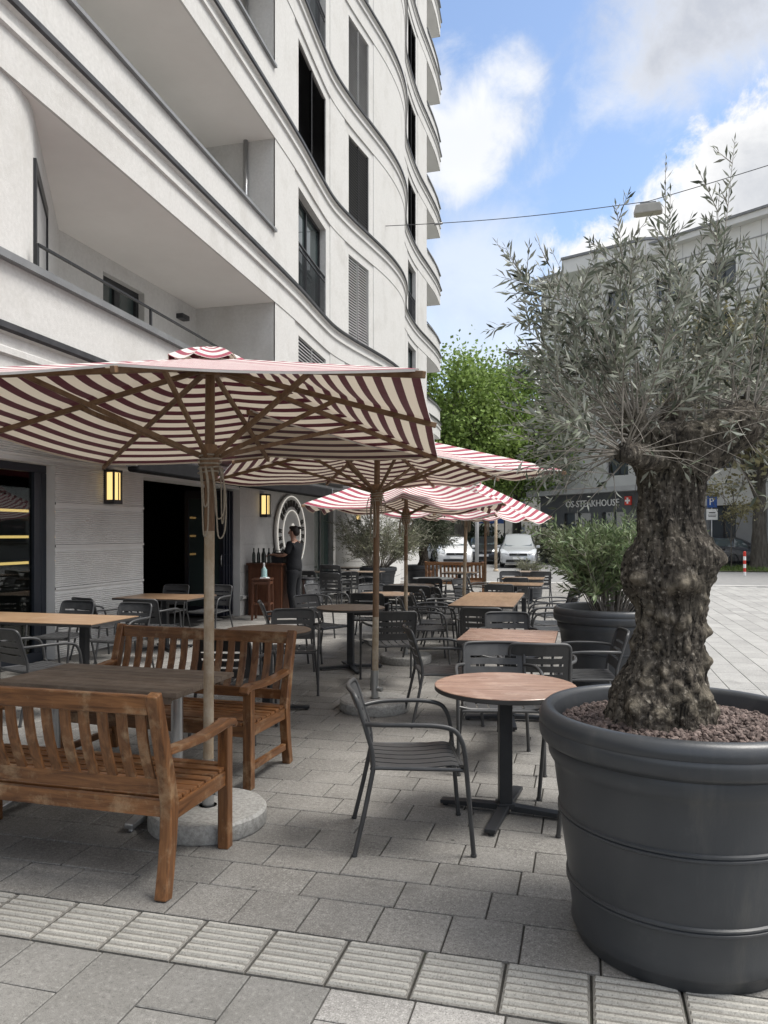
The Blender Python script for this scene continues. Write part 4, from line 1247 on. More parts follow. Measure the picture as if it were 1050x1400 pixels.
tag(q.build('serving_box', M['trimdark'], loc=(-5.97,14.45,1.04), bevel=.015), 'dark box with a handle on the service counter in front of the waiter', 'box')
t = thing('bar_stool', 'tall wooden stool carrying a spray bottle in front of the counter', 'stool', P_at(359,14.55), R(12))
q = MB(); q.box((0,0,.765), (.36,.36,.035)); q.build('seat', M['brownwood'], t, bevel=.006)
for sx in (-1,1):
    for sy in (-1,1):
        q = MB(); q.bar((sx*.165,sy*.165,0),(sx*.15,sy*.15,.75), .038,.038, up=(0,1,0)); q.build('leg', M['brownwood'], t)
q = MB()
for a,b in (((-.16,-.16),(.16,-.16)),((.16,-.16),(.16,.16)),((.16,.16),(-.16,.16)),((-.16,.16),(-.16,-.16))): q.bar((*a,.30),(*b,.30),.03,.03); q.bar((*a,.70),(*b,.70),.03,.05)
q.build('stretcher', M['brownwood'], t)
t = thing('spray_bottle', 'pale blue spray bottle with white trigger head on the wooden stool', 'bottle', P_at(361,14.52,.783), R(200))
q = MB(); q.lathe([(0,0),(.055,0),(.058,.02),(.056,.16),(.03,.20),(.022,.22),(0,.22)], 18); q.build('flask', mat('pale_blue_plastic', (.36,.55,.55), rough=.3), t, sharp=50)
q = MB(); q.box((0,0,.25), (.035,.05,.06)); q.box((0,.04,.275), (.03,.11,.035)); q.bar((0,.05,.26),(0,.075,.19),.012,.012); q.build('trigger_head', M['white'], t, bevel=.005)
q = MB(); q.box((.05,.03,.006), (.18,.13,.012), rz=.4); q.box((.04,.03,.018), (.13,.11,.012), rz=-.2)
tag(q.build('folded_cloth', M['white'], loc=P_at(358,14.45,.783)), 'crumpled pale cloth beside the spray bottle on the stool', 'cloth')
t = thing('waste_bin', 'tall cylindrical brushed steel bin beside the waiter', 'bin', P_at(421,16.0))
q = MB(); q.lathe([(0,0),(.165,0),(.17,.01),(.17,.66),(0,.66)], 28); q.build('body', M['steel'], t, sharp=40)
q = MB(); q.lathe([(.17,.665),(.172,.70),(.15,.715),(.11,.70),(.11,.66)], 28); q.build('rim', M['trimdark'], t, sharp=40)

# ================================================================ PLANTERS
def planter(loc, label, s=1.0, group='round anthracite planters'):
    t = thing('planter', label, 'planter', loc, 0, group)
    prof = [(.0,.0),(.395,.0),(.402,.008),(.412,.045),(.418,.052),(.422,.060)]
    def rad(z): return .405+.10*(z/.80)
    def ring(z): return [(rad(z)-.0,z-.016),(rad(z)+.008,z-.011),(rad(z)+.008,z-.004),(rad(z)+.001,z),(rad(z)+.008,z+.004),(rad(z)+.008,z+.011),(rad(z),z+.016)]
    prof += [(rad(.10),.10)] + ring(.235) + [(rad(.35),.35)] + ring(.505) + [(rad(.60),.60),(rad(.69),.69),(rad(.705)+.012,.712),(rad(.71)+.020,.73),(rad(.71)+.022,.765),(rad(.71)+.018,.775),(rad(.71)+.026,.782),(.540,.79)]
    prof = [(r*s, z*s) for r, z in prof]
    q = MB(); q.lathe(prof, 72); q.build('body', M['planter'], t, sharp=35)
    rim = [(.520,.785),(.541,.79),(.549,.805),(.553,.835),(.552,.85),(.548,.856),(.552,.862),(.551,.885),(.543,.905),(.528,.918),(.510,.920),(.497,.913),(.490,.898),(.484,.84),(.475,.76),(.47,.74)]
    q = MB(); q.lathe([(r*s, z*s) for r, z in rim], 72); q.build('rim', M['planter'], t, sharp=50)
    if s > .95:
        q = MB()
        for a in (-1.95,-2.45):
            q.lathe([(0,0),(.006,0)],8,c=(0,0,0)) if False else None
    q = MB(); q.lathe([(0,.0),(.476,.0)], 48); q.v = [(x*s,y*s,.79*s) for x,y,z in q.v]; q.build('soil', M['soil'], t)
    return t
PC = cam(1.187,3.09)
planter(PC, 'big round anthracite planter in the foreground holding the old olive tree')
P2 = cam(2.20,7.42)
planter(P2, 'round anthracite planter holding the oleander bush behind the foreground olive')
P3 = P_at(517,19.4); planter(P3, 'far black planter with the pale willowy bush by the bright wall', .86)
P4 = P_at(577,20.6); planter(P4, 'far black planter holding a small dark olive left of the red-brown bench', .86)
P5 = P_at(724,19.3); planter(P5, 'far black planter with low dry twigs in front of the silver car', .72)

# lava gravel
def ico():
    bm = bmesh.new(); bmesh.ops.create_icosphere(bm, subdivisions=1, radius=1)
    v = [x.co.copy() for x in bm.verts]; f = [tuple(y.index for y in x.verts) for x in bm.faces]; bm.free(); return v, f
IV, IF = ico()
def gravel(c, r, z, n, s0, s1, name, label):
    rs = random.Random(9); q = MB()
    for i in range(n):
        a = rs.uniform(0, 2*PI); d = r*math.sqrt(rs.random()); s = rs.uniform(s0, s1)
        rot = Matrix.Rotation(rs.uniform(0, 6), 3, Vector((rs.random()-.5, rs.random()-.5, rs.random()-.5)))
        sc = Vector((s*rs.uniform(.7,1.3), s*rs.uniform(.7,1.3), s*rs.uniform(.5,.9)))
        dome = .05*(1-(d/r)**2)
        p = Vector((d*math.cos(a), d*math.sin(a), z+dome+rs.uniform(-.012,.006)))
        q.add([rot @ Vector((v.x*sc.x*rs.uniform(.75,1.2), v.y*sc.y*rs.uniform(.75,1.2), v.z*sc.z)) + p for v in IV], IF)
    return tag(q.build(name, M['lava'], loc=c), label, 'gravel', kind='stuff')
gravel(PC, .462, .845, 4200, .006, .016, 'lava_gravel', 'reddish lava gravel filling the big foreground planter')

# ================================================================ OLD OLIVE TREE
def leaf_mat(name, a, b, under, trans=.15, rough=.5, isl=.35):
    m, nt, bs, L = new_mat(name)
    g = nd(nt, 'ShaderNodeNewGeometry')
    col = mixc(nt, L, g.outputs['Random Per Island'], a, b)
    col = mixc(nt, L, g.outputs['Backfacing'], col, under)
    mr = nd(nt, 'ShaderNodeMath', operation='MULTIPLY'); mr.inputs[1].default_value = 7.31; L.new(g.outputs['Random Per Island'], mr.inputs[0])
    fr = nd(nt, 'ShaderNodeMath', operation='FRACT'); L.new(mr.outputs[0], fr.inputs[0])
    m2 = nd(nt, 'ShaderNodeMapRange'); m2.inputs[3].default_value = 1-isl; m2.inputs[4].default_value = 1+isl; L.new(fr.outputs[0], m2.inputs[0])
    cc = nd(nt, 'ShaderNodeCombineColor')
    for i in range(3): L.new(m2.outputs[0], cc.inputs[i])
    col = mixc(nt, L, 1.0, col, cc.outputs[0], 'MULTIPLY')
    L.new(col, bs.inputs['Base Color']); bs.inputs['Roughness'].default_value = rough; bs.inputs['Specular IOR Level'].default_value = .35
    tr = nd(nt, 'ShaderNodeBsdfTranslucent'); L.new(col, tr.inputs['Color'])
    mx = nd(nt, 'ShaderNodeMixShader'); mx.inputs[0].default_value = trans
    L.new(bs.outputs[0], mx.inputs[1]); L.new(tr.outputs[0], mx.inputs[2]); L.new(mx.outputs[0], nt.nodes['Material Output'].inputs['Surface'])
    return m
M['oliveleaf'] = leaf_mat('olive_leaves', (.064,.078,.052), (.175,.195,.140), (.32,.335,.285), isl=.45)
M['oleander'] = leaf_mat('oleander_leaves', (.075,.12,.05), (.15,.20,.09), (.21,.26,.14))
M['willow'] = leaf_mat('willowy_leaves', (.11,.125,.07), (.20,.205,.13), (.22,.23,.16))
M['greenleaf'] = leaf_mat('fresh_green_leaves', (.12,.19,.045), (.25,.34,.085), (.23,.33,.09), trans=.35)
M['buffleaf'] = leaf_mat('budding_leaves', (.17,.155,.075), (.27,.25,.14), (.25,.23,.13), trans=.25)
M['darkleaf'] = leaf_mat('dark_evergreen_leaves', (.028,.040,.022), (.06,.075,.042), (.07,.085,.05))
M['twig'] = mat('grey_twigs', (.17,.152,.13), (.34,.31,.27), rough=.8, scale=20)

def bark_mat():
    m, nt, b, L = new_mat('olive_bark')
    vec = coords(nt, L, (1,1,.28), rand=False)
    n = nd(nt, 'ShaderNodeTexNoise'); n.inputs['Scale'].default_value = 26; n.inputs['Detail'].default_value = 10; n.inputs['Roughness'].default_value = .72; n.inputs['Distortion'].default_value = .5
    L.new(vec, n.inputs['Vector'])
    vf = coords(nt, L, (1,1,.22), rand=False)
    fur = nd(nt, 'ShaderNodeTexNoise'); fur.inputs['Scale'].default_value = 44; fur.inputs['Detail'].default_value = 8; fur.inputs['Roughness'].default_value = .6; fur.inputs['Distortion'].default_value = .9
    L.new(vf, fur.inputs['Vector'])
    v1 = coords(nt, L, (1,1,1), rand=False)
    big = nd(nt, 'ShaderNodeTexNoise'); big.inputs['Scale'].default_value = 5; big.inputs['Detail'].default_value = 6
    L.new(v1, big.inputs['Vector'])
    fine = nd(nt, 'ShaderNodeTexNoise'); fine.inputs['Scale'].default_value = 58; fine.inputs['Detail'].default_value = 6
    L.new(v1, fine.inputs['Vector'])
    col = mixc(nt, L, ramp(nt, L, n.outputs['Fac'], .36, .66), (.026,.022,.018), (.165,.142,.115))
    col = mixc(nt, L, ramp(nt, L, big.outputs['Fac'], .5, .75), col, (.105,.092,.066))
    col = mixc(nt, L, ramp(nt, L, fine.outputs['Fac'], .57, .70), col, (.33,.295,.245))
    col = mixc(nt, L, ramp(nt, L, fine.outputs['Fac'], .44, .33), col, (.014,.011,.009))
    col = mixc(nt, L, ramp(nt, L, fur.outputs['Fac'], .46, .36), col, (.012,.010,.008))
    # highlights painted on the burls: paler by knob height stored on the vertices
    at_ = nd(nt, 'ShaderNodeAttribute'); at_.attribute_name = 'stripe'
    ml = nd(nt, 'ShaderNodeMath', operation='MULTIPLY'); L.new(ramp(nt, L, at_.outputs['Fac'], .25, 1.0), ml.inputs[0]); L.new(ramp(nt, L, n.outputs['Fac'], .3, .6), ml.inputs[1])
    col = mixc(nt, L, ml.outputs[0], col, (.27,.235,.18))
    L.new(col, b.inputs['Base Color']); b.inputs['Roughness'].default_value = .88; b.inputs['Specular IOR Level'].default_value = .3
    b1 = nd(nt, 'ShaderNodeBump'); b1.inputs['Strength'].default_value = .9; b1.inputs['Distance'].default_value = .012
    L.new(n.outputs['Fac'], b1.inputs['Height'])
    b2 = nd(nt, 'ShaderNodeBump'); b2.inputs['Strength'].default_value = 1.0; b2.inputs['Distance'].default_value = .012
    L.new(fur.outputs['Fac'], b2.inputs['Height']); L.new(b1.outputs[0], b2.inputs['Normal'])
    b3 = nd(nt, 'ShaderNodeBump'); b3.inputs['Strength'].default_value = .9; b3.inputs['Distance'].default_value = .009
    L.new(fine.outputs['Fac'], b3.inputs['Height']); L.new(b2.outputs[0], b3.inputs['Normal'])
    L.new(b3.outputs[0], b.inputs['Normal'])
    return m
M['bark'] = bark_mat()
DT = 3.05
olive = thing('olive_tree', 'old olive tree with knotted trunk and thin sprouting crown in the big foreground planter', 'tree', at(902,975,DT))
OO = at(902,975,DT)
prof = [(1000,898,80),(985,901,74),(960,903,69),(940,904,65),(915,910,59),(890,915,54),(870,916,52),(850,917,50),(830,918,50),(808,913,53),(790,913,57),(770,915,57),(750,916,54),(725,917,47),(700,916,44),(675,917,43),(650,917,46),(630,918,55),(612,921,66),(596,926,70),(585,928,60),(578,928,30),(576,928,3)]
def prof_at(h):
    # h measured in photo rows; the bark's relief comes on top
    cut = 6 if h < 735 else 3
    for (a, ca, ra), (b, cb, rb) in zip(prof, prof[1:]):
        if a >= h >= b:
            u = (a-h)/(a-b); u = u*u*(3-2*u) if False else u
            return ca+(cb-ca)*u, max(2, ra+(rb-ra)*u-cut)
    return prof[-1][1:]
lum = []
rs = random.Random(21)
# burls seen on the photo: (px, py, radius m, height m) on the near side
for px, py, r, h in [(915,795,.045,.040),(935,800,.04,.035),(900,802,.035,.025),(903,842,.030,.035),(912,850,.025,.03),(888,838,.03,.02),(925,843,.03,.02),(974,764,.05,.042),(962,860,.04,.03),
                     (890,912,.03,.03),(905,905,.028,.03),(888,930,.03,.035),(905,925,.028,.03),(925,915,.03,.035),(935,930,.03,.03),(920,940,.028,.03),(945,915,.025,.02),(900,945,.03,.03),(870,925,.035,.03),(855,955,.05,.045),(950,945,.05,.04),(925,960,.03,.03),(960,900,.04,.03),(868,790,.04,.03),(870,905,.03,.02),(880,960,.04,.03),(945,830,.03,.02),(965,965,.045,.03),(885,878,.03,.02),(925,880,.028,.02)]:
    lum.append((px, py, r, h))
for i in range(22):
    py = rs.choice((rs.uniform(770,870), rs.uniform(870,975))); px = rs.uniform(862,962); lum.append((px, py, rs.uniform(.016,.03), rs.uniform(.010,.018)))
NA, NZ = 230, 280
vs = []; kn = []
base = cam(0,0)
right = cam(1,0)-cam(0,0); fwd = cam(0,1)-cam(0,0)
def on(px, py):
    """point on the undisplaced near face of the trunk"""
    cp, rp = prof_at(py); c = at(cp, py, DT); r = rp*DT/1050
    sx = max(-1, min(1, (px-cp)/rp)); 
    return c + right*(sx*r) - fwd*(r*math.sqrt(max(0,1-sx*sx)))
LP = [(on(px,py), r, h) for px,py,r,h in lum]
for i in range(NZ+1):
    py = 1000-(1000-576)*(i/NZ)
    cp, rp = prof_at(py); c = at(cp, py, DT); r0 = rp*DT/1050
    for j in range(NA):
        a = 2*PI*j/NA; dr = right*math.cos(a)+fwd*math.sin(a)*.92
        p = c+dr*r0
        q = p-OO
        f = noise.fractal(Vector((q.x*5, q.y*5, q.z*2.2)), 1.0, 2.0, 4)*.030
        ridge = noise.fractal(Vector((math.cos(a)*4.2+2, math.sin(a)*4.2, q.z*1.6)), .9, 2.1, 4)*.018
        fine = noise.fractal(Vector((q.x*38, q.y*38, q.z*14)), .9, 2.1, 4)*.006
        wob_ = noise.noise_vector(Vector((q.x*9, q.y*9, q.z*9)))*.5
        dd, _ = noise.voronoi(Vector((q.x*34+wob_.x, q.y*34+wob_.y, q.z*(9 if py < 770 else 22)+wob_.z)))
        fine += min(1.0, (dd[1]-dd[0])*2.6)*.0065-.004
        lm_, k = 0, 0
        for lp, lr, lh in LP:
            d2 = (p-lp).length_squared
            if d2 < (lr*2.2)**2:
                e = math.exp(-d2/(lr*lr*.62)); lm_ += lh*e; k = max(k, e)
        pit = max(0, noise.noise(Vector((q.x*11, q.y*11, q.z*8+7)))-.25)*.035*(1 if py > 700 else .3)
        vs.append(p+dr*(f+ridge+fine+min(lm_,.075)-pit)); kn.append(k)
q = MB(); q.add([v-OO for v in vs], [(i*NA+j, i*NA+(j+1)%NA, (i+1)*NA+(j+1)%NA, (i+1)*NA+j) for i in range(NZ) for j in range(NA)]+[tuple(NZ*NA+j for j in range(NA))], 0, True)
q.attr = kn
q.build('trunk', M['bark'], olive)
# sawn-off limbs
limbs = [([(893,640,3.04),(880,610,3.02),(868,585,3.0),(865,562,3.0)], [.075,.062,.052,.047]),
         ([(935,640,3.04),(965,612,3.02),(992,592,3.0),(1018,578,2.98),(1030,560,2.98)], [.10,.10,.095,.088,.075]),
         ([(915,625,3.1),(918,585,3.12),(925,555,3.14)], [.075,.06,.05]),
         ([(890,620,3.12),(868,598,3.3),(850,585,3.42)], [.06,.05,.04]),
         ([(945,615,3.12),(965,590,3.3),(985,570,3.45)], [.07,.055,.045]),
         ([(900,632,2.98),(872,622,2.86),(850,618,2.78)], [.055,.042,.034])]
STUBS = []
for pts, rs_ in limbs:
    pp = [at(*p) for p in pts]; bp_ = bez(pp, 6)
    rr = []
    for i in range(len(bp_)):
        u = i/(len(bp_)-1)*(len(rs_)-1); k = min(int(u), len(rs_)-2); rr.append(rs_[k]+(rs_[k+1]-rs_[k])*(u-k))
    q = MB(); q.tube(bp_, rr, 22)
    q.v = [tuple(Vector(v)-OO+Vector(v).normalized()*0+noise.noise_vector(Vector(v)*16)*.009+noise.noise_vector(Vector(v)*50)*.004) for v in q.v]
    q.attr = [0.0]*len(q.v)
    q.build('limb', M['bark'], olive)
    for f in (.72,.85,1.0):
        i = int(f*(len(bp_)-1)); STUBS.append((bp_[i], rr[i]))

class Foliage:
    def __init__(s, seed): s.t = MB(); s.l = MB(); s.r = random.Random(seed)
    def leaf(s, p, d, ln, w):
        r = s.r; d = d.normalized()
        sd = d.cross(Vector((r.uniform(-1,1), r.uniform(-1,1), r.uniform(-.3,1)))); 
        if sd.length < 1e-3: return
        sd.normalize(); up = sd.cross(d)
        cv = r.uniform(-.12,.18)*ln; fold = w*r.uniform(.0,.35)
        m = p+d*ln*.48+up*cv*.55; tip = p+d*ln+up*(-cv*.3)
        s.l.add([p, m+sd*w*.5+up*fold, tip, m-sd*w*.5+up*fold, p+d*ln*.5+up*cv*.55], [(0,1,4),(1,2,4),(2,3,4),(3,0,4)], 0, True)
    def shoot(s, p, d, ln, r0, bend, leaf_ln, leaf_w, space, bare=.25, side=0, side_ln=.25, n=9, spread=.8, wob=.12, ends=1.0, r1=.0009):
        r = s.r; pts = [Vector(p)]; d = Vector(d).normalized(); st = ln/n
        for i in range(n):
            d = (d+Vector(bend)*st+Vector((r.gauss(0,1), r.gauss(0,1), r.gauss(0,1)))*wob*st**.5*.6).normalized()
            pts.append(pts[-1]+d*st)
        s.t.tube(pts, [r0+(r1-r0)*(i/n)**.8 for i in range(n+1)], 5 if r0 > .0022 else 3, caps=False)
        k = bare*ln
        while k < ln:
            u = k/st; i = min(int(u), n-1); q = pts[i].lerp(pts[i+1], u-i); t = (pts[i+1]-pts[i]).normalized()
            if r.random() < ends:
                a = t.orthogonal().normalized(); a = Matrix.Rotation(r.uniform(0,6.28), 3, t) @ a
                sz = (1.0 if k < ln*.8 else 1.0-.55*(k/ln-.8)/.2)
                for sg_ in (-1,1):
                    if r.random() < .9: s.leaf(q, t*r.uniform(.55,1.1)+a*sg_*spread*r.uniform(.7,1.2), leaf_ln*sz*r.uniform(.65,1.15), leaf_w*sz*r.uniform(.8,1.15))
            k += space*r.uniform(.7,1.4)
        s.leaf(pts[-1], pts[-1]-pts[-2], leaf_ln*.6, leaf_w*.6)
        for j in range(side):
            f = r.uniform(.35,.95); i = int(f*n); t = (pts[min(i+1,n)]-pts[i]).normalized() if i < n else d
            a = Matrix.Rotation(r.uniform(0,6.28), 3, t) @ t.orthogonal().normalized()
            s.shoot(pts[i], t*.75+a*.8, side_ln*r.uniform(.45,1.15), r0*.5, bend, leaf_ln, leaf_w, space, bare=.12, side=0, n=5, spread=spread, wob=wob, ends=ends)
        return pts
    def build(s, parent, origin, tm, lm_, tname='twigs'):
        o = Vector(origin)
        s.t.v = [(v[0]-o.x, v[1]-o.y, v[2]-o.z) for v in s.t.v]; s.l.v = [(v[0]-o.x, v[1]-o.y, v[2]-o.z) for v in s.l.v]
        a = s.t.build('branches', tm, parent); b = s.l.build('foliage', lm_, parent)
        return a, b
F = Foliage(31); rr = F.r
CC = at(915,590,3.05)
LF = dict(leaf_ln=.062, leaf_w=.0125, space=.021)
# dense mop of one- and two-year shoots out of the pruned heads
for i in range(135):
    sp_, srad = rr.choice(STUBS)
    az = rr.uniform(0, 2*PI); el = math.asin(rr.uniform(.12, .98))
    d = (right*math.cos(az)+fwd*math.sin(az)*.95)*math.cos(el)+Vector((0,0,math.sin(el)))
    out = (sp_-CC); out.z *= .3
    d = d+out*1.1
    if d.dot(fwd) < -.25 and rr.random() < .75: continue
    ln = rr.uniform(.30,.64)*(.75+.35*max(0, math.sin(el)))
    F.shoot(sp_+d.normalized()*srad*.7, d, ln, rr.uniform(.0022,.0046), (0,0,rr.uniform(-.5,.6)), bare=rr.uniform(.35,.6), side=rr.choice((2,2,3,4)), side_ln=.22, ends=rr.uniform(.55,1), **LF)
# bare arching twigs low on the crown
for i in range(190):
    sp_, srad = rr.choice(STUBS); az = rr.uniform(0, 2*PI); el = rr.uniform(-.35,.35)
    d = (right*math.cos(az)+fwd*math.sin(az))*math.cos(el)+Vector((0,0,math.sin(el)))
    if d.dot(fwd) < -.2 and rr.random() < .8: continue
    F.shoot(sp_+d*srad*.7, d, rr.uniform(.25,.55), rr.uniform(.0016,.003), (0,0,rr.uniform(-1.4,1.2)), bare=.6, side=2, side_ln=.2, wob=.3, ends=.14, **LF)
# the long leaders and the low left spray that make the outline
def leader(px, py, d, sx, sy, sd, side=6, **kw):
    a = at(sx, sy, sd); b = at(px, py, d); ln = (b-a).length; v = (b-a).normalized()
    n = 14; side_v = v.cross(Vector((0,0,1))); mid = (a+b)/2+Vector((0,0,-.03))+right*rr.uniform(-.03,.03)
    F.shoot(a, v, ln, .0045, (0,0,0), bare=kw.get('bare',.3), ends=kw.get('ends',1.0), side=side, side_ln=.16, n=n, wob=.05, **LF)
for px, py, d, sx, sy, sd in [(684,330,3.0,862,575,3.0),(692,355,2.95,860,590,2.95),(742,350,3.1,866,562,3.0),(735,368,2.9,862,570,2.95),(760,345,3.2,868,565,3.05),(700,430,3.05,858,590,3.0),(712,470,2.85,852,615,2.85),
        (848,282,3.0,880,560,3.0),(838,320,3.15,868,562,3.0),(862,335,2.9,872,565,2.95),(913,222,3.05,915,555,3.1),(905,265,2.95,920,560,3.1),(925,330,3.2,925,555,3.1),(1006,196,3.05,965,600,3.05),(985,270,3.0,960,590,3.0),
        (962,318,3.15,950,590,3.1),(970,300,2.9,985,585,3.0),(800,345,3.2,868,562,3.05),(790,390,2.9,862,575,2.95),(1045,330,3.0,1018,570,2.98),(1040,390,3.2,1020,570,3.0),(1075,300,3.1,1028,565,2.98),(1090,420,3.0,1025,565,3.0),
        (1110,500,3.1,1028,570,3.0),(880,340,3.3,900,560,3.2),(940,360,2.8,930,570,3.0),(1010,360,2.85,1000,585,3.0),(820,420,2.8,866,580,2.95),(770,440,3.3,860,590,3.3)]:
    leader(px, py, d, sx, sy, sd)
for px, py, d, sx, sy, sd in [(712,640,2.95,855,618,2.82),(700,585,3.1,858,600,2.95),(690,545,3.0,858,595,2.9),(675,500,3.1,858,585,3.0),(1085,600,3.0,1024,580,3.0),(1070,650,2.95,1010,590,3.0),(1100,560,3.1,1028,570,3.0),(1030,665,3.1,985,600,3.05),(800,690,2.8,860,625,2.85)]:
    leader(px, py, d, sx, sy, sd, side=4, bare=.5, ends=.35)
F.build(olive, OO, M['twig'], M['oliveleaf'])

# oleander
ol = thing('oleander_bush', 'green oleander bush with long narrow leaves in the middle planter', 'shrub', P2+Vector((0,0,.79)))
F = Foliage(41); rr = F.r; O2 = P2+Vector((0,0,.79))
for i in range(95):
    az = rr.uniform(0,2*PI); rad = rr.uniform(0,.30); lean = rr.uniform(.0,.85)
    b = O2+Vector((math.cos(az)*rad*.5, math.sin(az)*rad*.5, 0))
    F.shoot(b, Vector((math.cos(az)*lean, math.sin(az)*lean, 1)), rr.uniform(.65,1.02), rr.uniform(.005,.009), (0,0,.1), .125,.022,.034, bare=rr.uniform(.30,.5), side=3, side_ln=.34, spread=.9, wob=.1, n=8)
F.build(ol, O2, M['twig'], M['oleander'])
# willowy pale bush
wb = thing('willowy_bush', 'pale willowy bush fanning out of the far black planter by the bright wall', 'shrub', P3+Vector((0,0,.68)))
F = Foliage(43); rr = F.r; O3 = P3+Vector((0,0,.68))
for i in range(120):
    az = rr.uniform(0,2*PI); lean = rr.uniform(.1,1.0)
    F.shoot(O3+Vector((math.cos(az)*.15, math.sin(az)*.15, 0)), Vector((math.cos(az)*lean, math.sin(az)*lean, 1)), rr.uniform(1.0,1.75), rr.uniform(.006,.010), (0,0,-.15), .10,.020,.055, bare=.40, side=4, side_ln=.5, n=8, wob=.12, r1=.003)
F.build(wb, O3, M['twig'], M['willow'])
# small dark olive and the dry twigs farther on
so = thing('small_olive', 'small dark olive with a thick leaning trunk in the far black planter', 'tree', P4+Vector((0,0,.68)))
F = Foliage(47); rr = F.r; O4 = P4+Vector((0,0,.68))
q = MB(); q.tube(bez([(0,0,0),(.05,0,.25),(.02,0,.5),(.12,.0,.75),(.22,0,.95)],4), [.17,.15,.15,.14,.135,.13,.13,.125,.12,.12,.115,.11,.11,.10,.10,.09,.08], 14)
q.v = [tuple(Vector(v)+noise.noise_vector(Vector(v)*9)*.035) for v in q.v]; q.attr = [0.0]*len(q.v); q.build('trunk', M['bark'], so)
for i in range(190):
    az = rr.uniform(0,2*PI); el = rr.uniform(-.3,1.4); d = Vector((math.cos(az)*math.cos(el), math.sin(az)*math.cos(el), math.sin(el)))
    F.shoot(O4+Vector((.15,0,.85)), d, rr.uniform(.4,.95), rr.uniform(.005,.009), (0,0,-.2), .09,.022,.04, bare=.2, side=4, side_ln=.4, n=6, r1=.003)
F.build(so, O4, M['twig'], M['darkleaf'])
dt = thing('dry_shrub', 'low dry twiggy shrub in the far planter before the silver car', 'shrub', P5+Vector((0,0,.57)))
F = Foliage(53); rr = F.r; O5 = P5+Vector((0,0,.57))
for i in range(40):
    az = rr.uniform(0,2*PI); lean = rr.uniform(.3,1.4)
    F.shoot(O5, Vector((math.cos(az)*lean, math.sin(az)*lean, 1)), rr.uniform(.25,.5), .005, (0,0,0), .08,.018,.05, bare=.3, side=2, n=5, r1=.002)
F.build(dt, O5, M['twig'], M['willow'])
# ================================================================ BUILDING ACROSS THE SQUARE
M['cladding'] = mat('stone_cladding', (.66,.655,.635), (.73,.725,.70), rough=.8, scale=.8, detail=8, bump=.1, bscale=20)
M['cladgrey'] = mat('grey_stone', (.28,.285,.285), (.34,.345,.345), rough=.85, scale=1.2, detail=8)
A = cam(18.9,37.8); B = cam(9.96,48.65); D = (B-A).normalized(); Lb = (B-A).length
A = A-D*14; Lb += 14
NB = Vector((-D.y, D.x, 0)); 
if NB.dot(A) > 0: NB = -NB          # toward the square
ob = thing('office_building', 'grey stone-clad building with sloping roof edge across the square', 'building', A)
def OP(u, z, o=0): return D*u+NB*o+Vector((0,0,z))
H = 17.2
wcols = [3.2+i*3.1 for i in range(int((Lb-4)/3.1))]
rowsz = [(1.15,3.1),(5.0,6.7),(8.2,9.9),(11.4,13.1),(14.4,15.75)]
w1 = 1.45
us = sorted({0, Lb}|{c for c in wcols}|{c+w1 for c in wcols})
zs = sorted({0, H}|{z for r_ in rowsz for z in r_})
q = MB(); qg = MB()
for i in range(len(us)-1):
    for j in range(len(zs)-1):
        um, zm = (us[i]+us[i+1])/2, (zs[j]+zs[j+1])/2
        if any(c < um < c+w1 for c in wcols) and any(a < zm < b for a, b in rowsz): continue
        (qg if zm < 3.9 else q).add([OP(us[i],zs[j]),OP(us[i+1],zs[j]),OP(us[i+1],zs[j+1]),OP(us[i],zs[j+1])], [(0,1,2,3)])
for c in wcols:
    for a, b in rowsz:
        for u in (c, c+w1): (qg if a < 3 else q).add([OP(u,a),OP(u,a,-.35),OP(u,b,-.35),OP(u,b)], [(0,1,2,3)])
        for z in (a, b): (qg if a < 3 else q).add([OP(c,z),OP(c+w1,z),OP(c+w1,z,-.35),OP(c,z,-.35)], [(0,1,2,3)])
for u in (0, Lb): q.add([OP(u,0),OP(u,0,-12),OP(u,H,-12),OP(u,H)], [(0,1,2,3)])
q.build('wall', M['cladding'], ob); qg.build('base_wall', M['cladgrey'], ob)  # base wall coloured darker: shade of the trees put into its stone
# panel joints, proud strips between storeys
j = MB()
for z in (4.2,7.5,10.7,13.9,16.4): j.bar(OP(0,z,.02), OP(Lb,z,.02), .04, .05)
u = .8
while u < Lb: j.bar(OP(u,13.9,.004), OP(u,H,.004), .02, .008, up=NB); u += 1.04
j.build('string_course', M['cladgrey'], ob)
r = MB(); r.bar(OP(-.3,H+.15,-5.6), OP(Lb+.3,H+.15,-5.6), 12.2, .30); r.build('roof', M['cladding'], ob)
r = MB(); r.bar(OP(-.3,H+.36,.45), OP(Lb+.3,H+.36,.45), .30, .12); r.build('roof_edge', M['trimgrey'], ob)
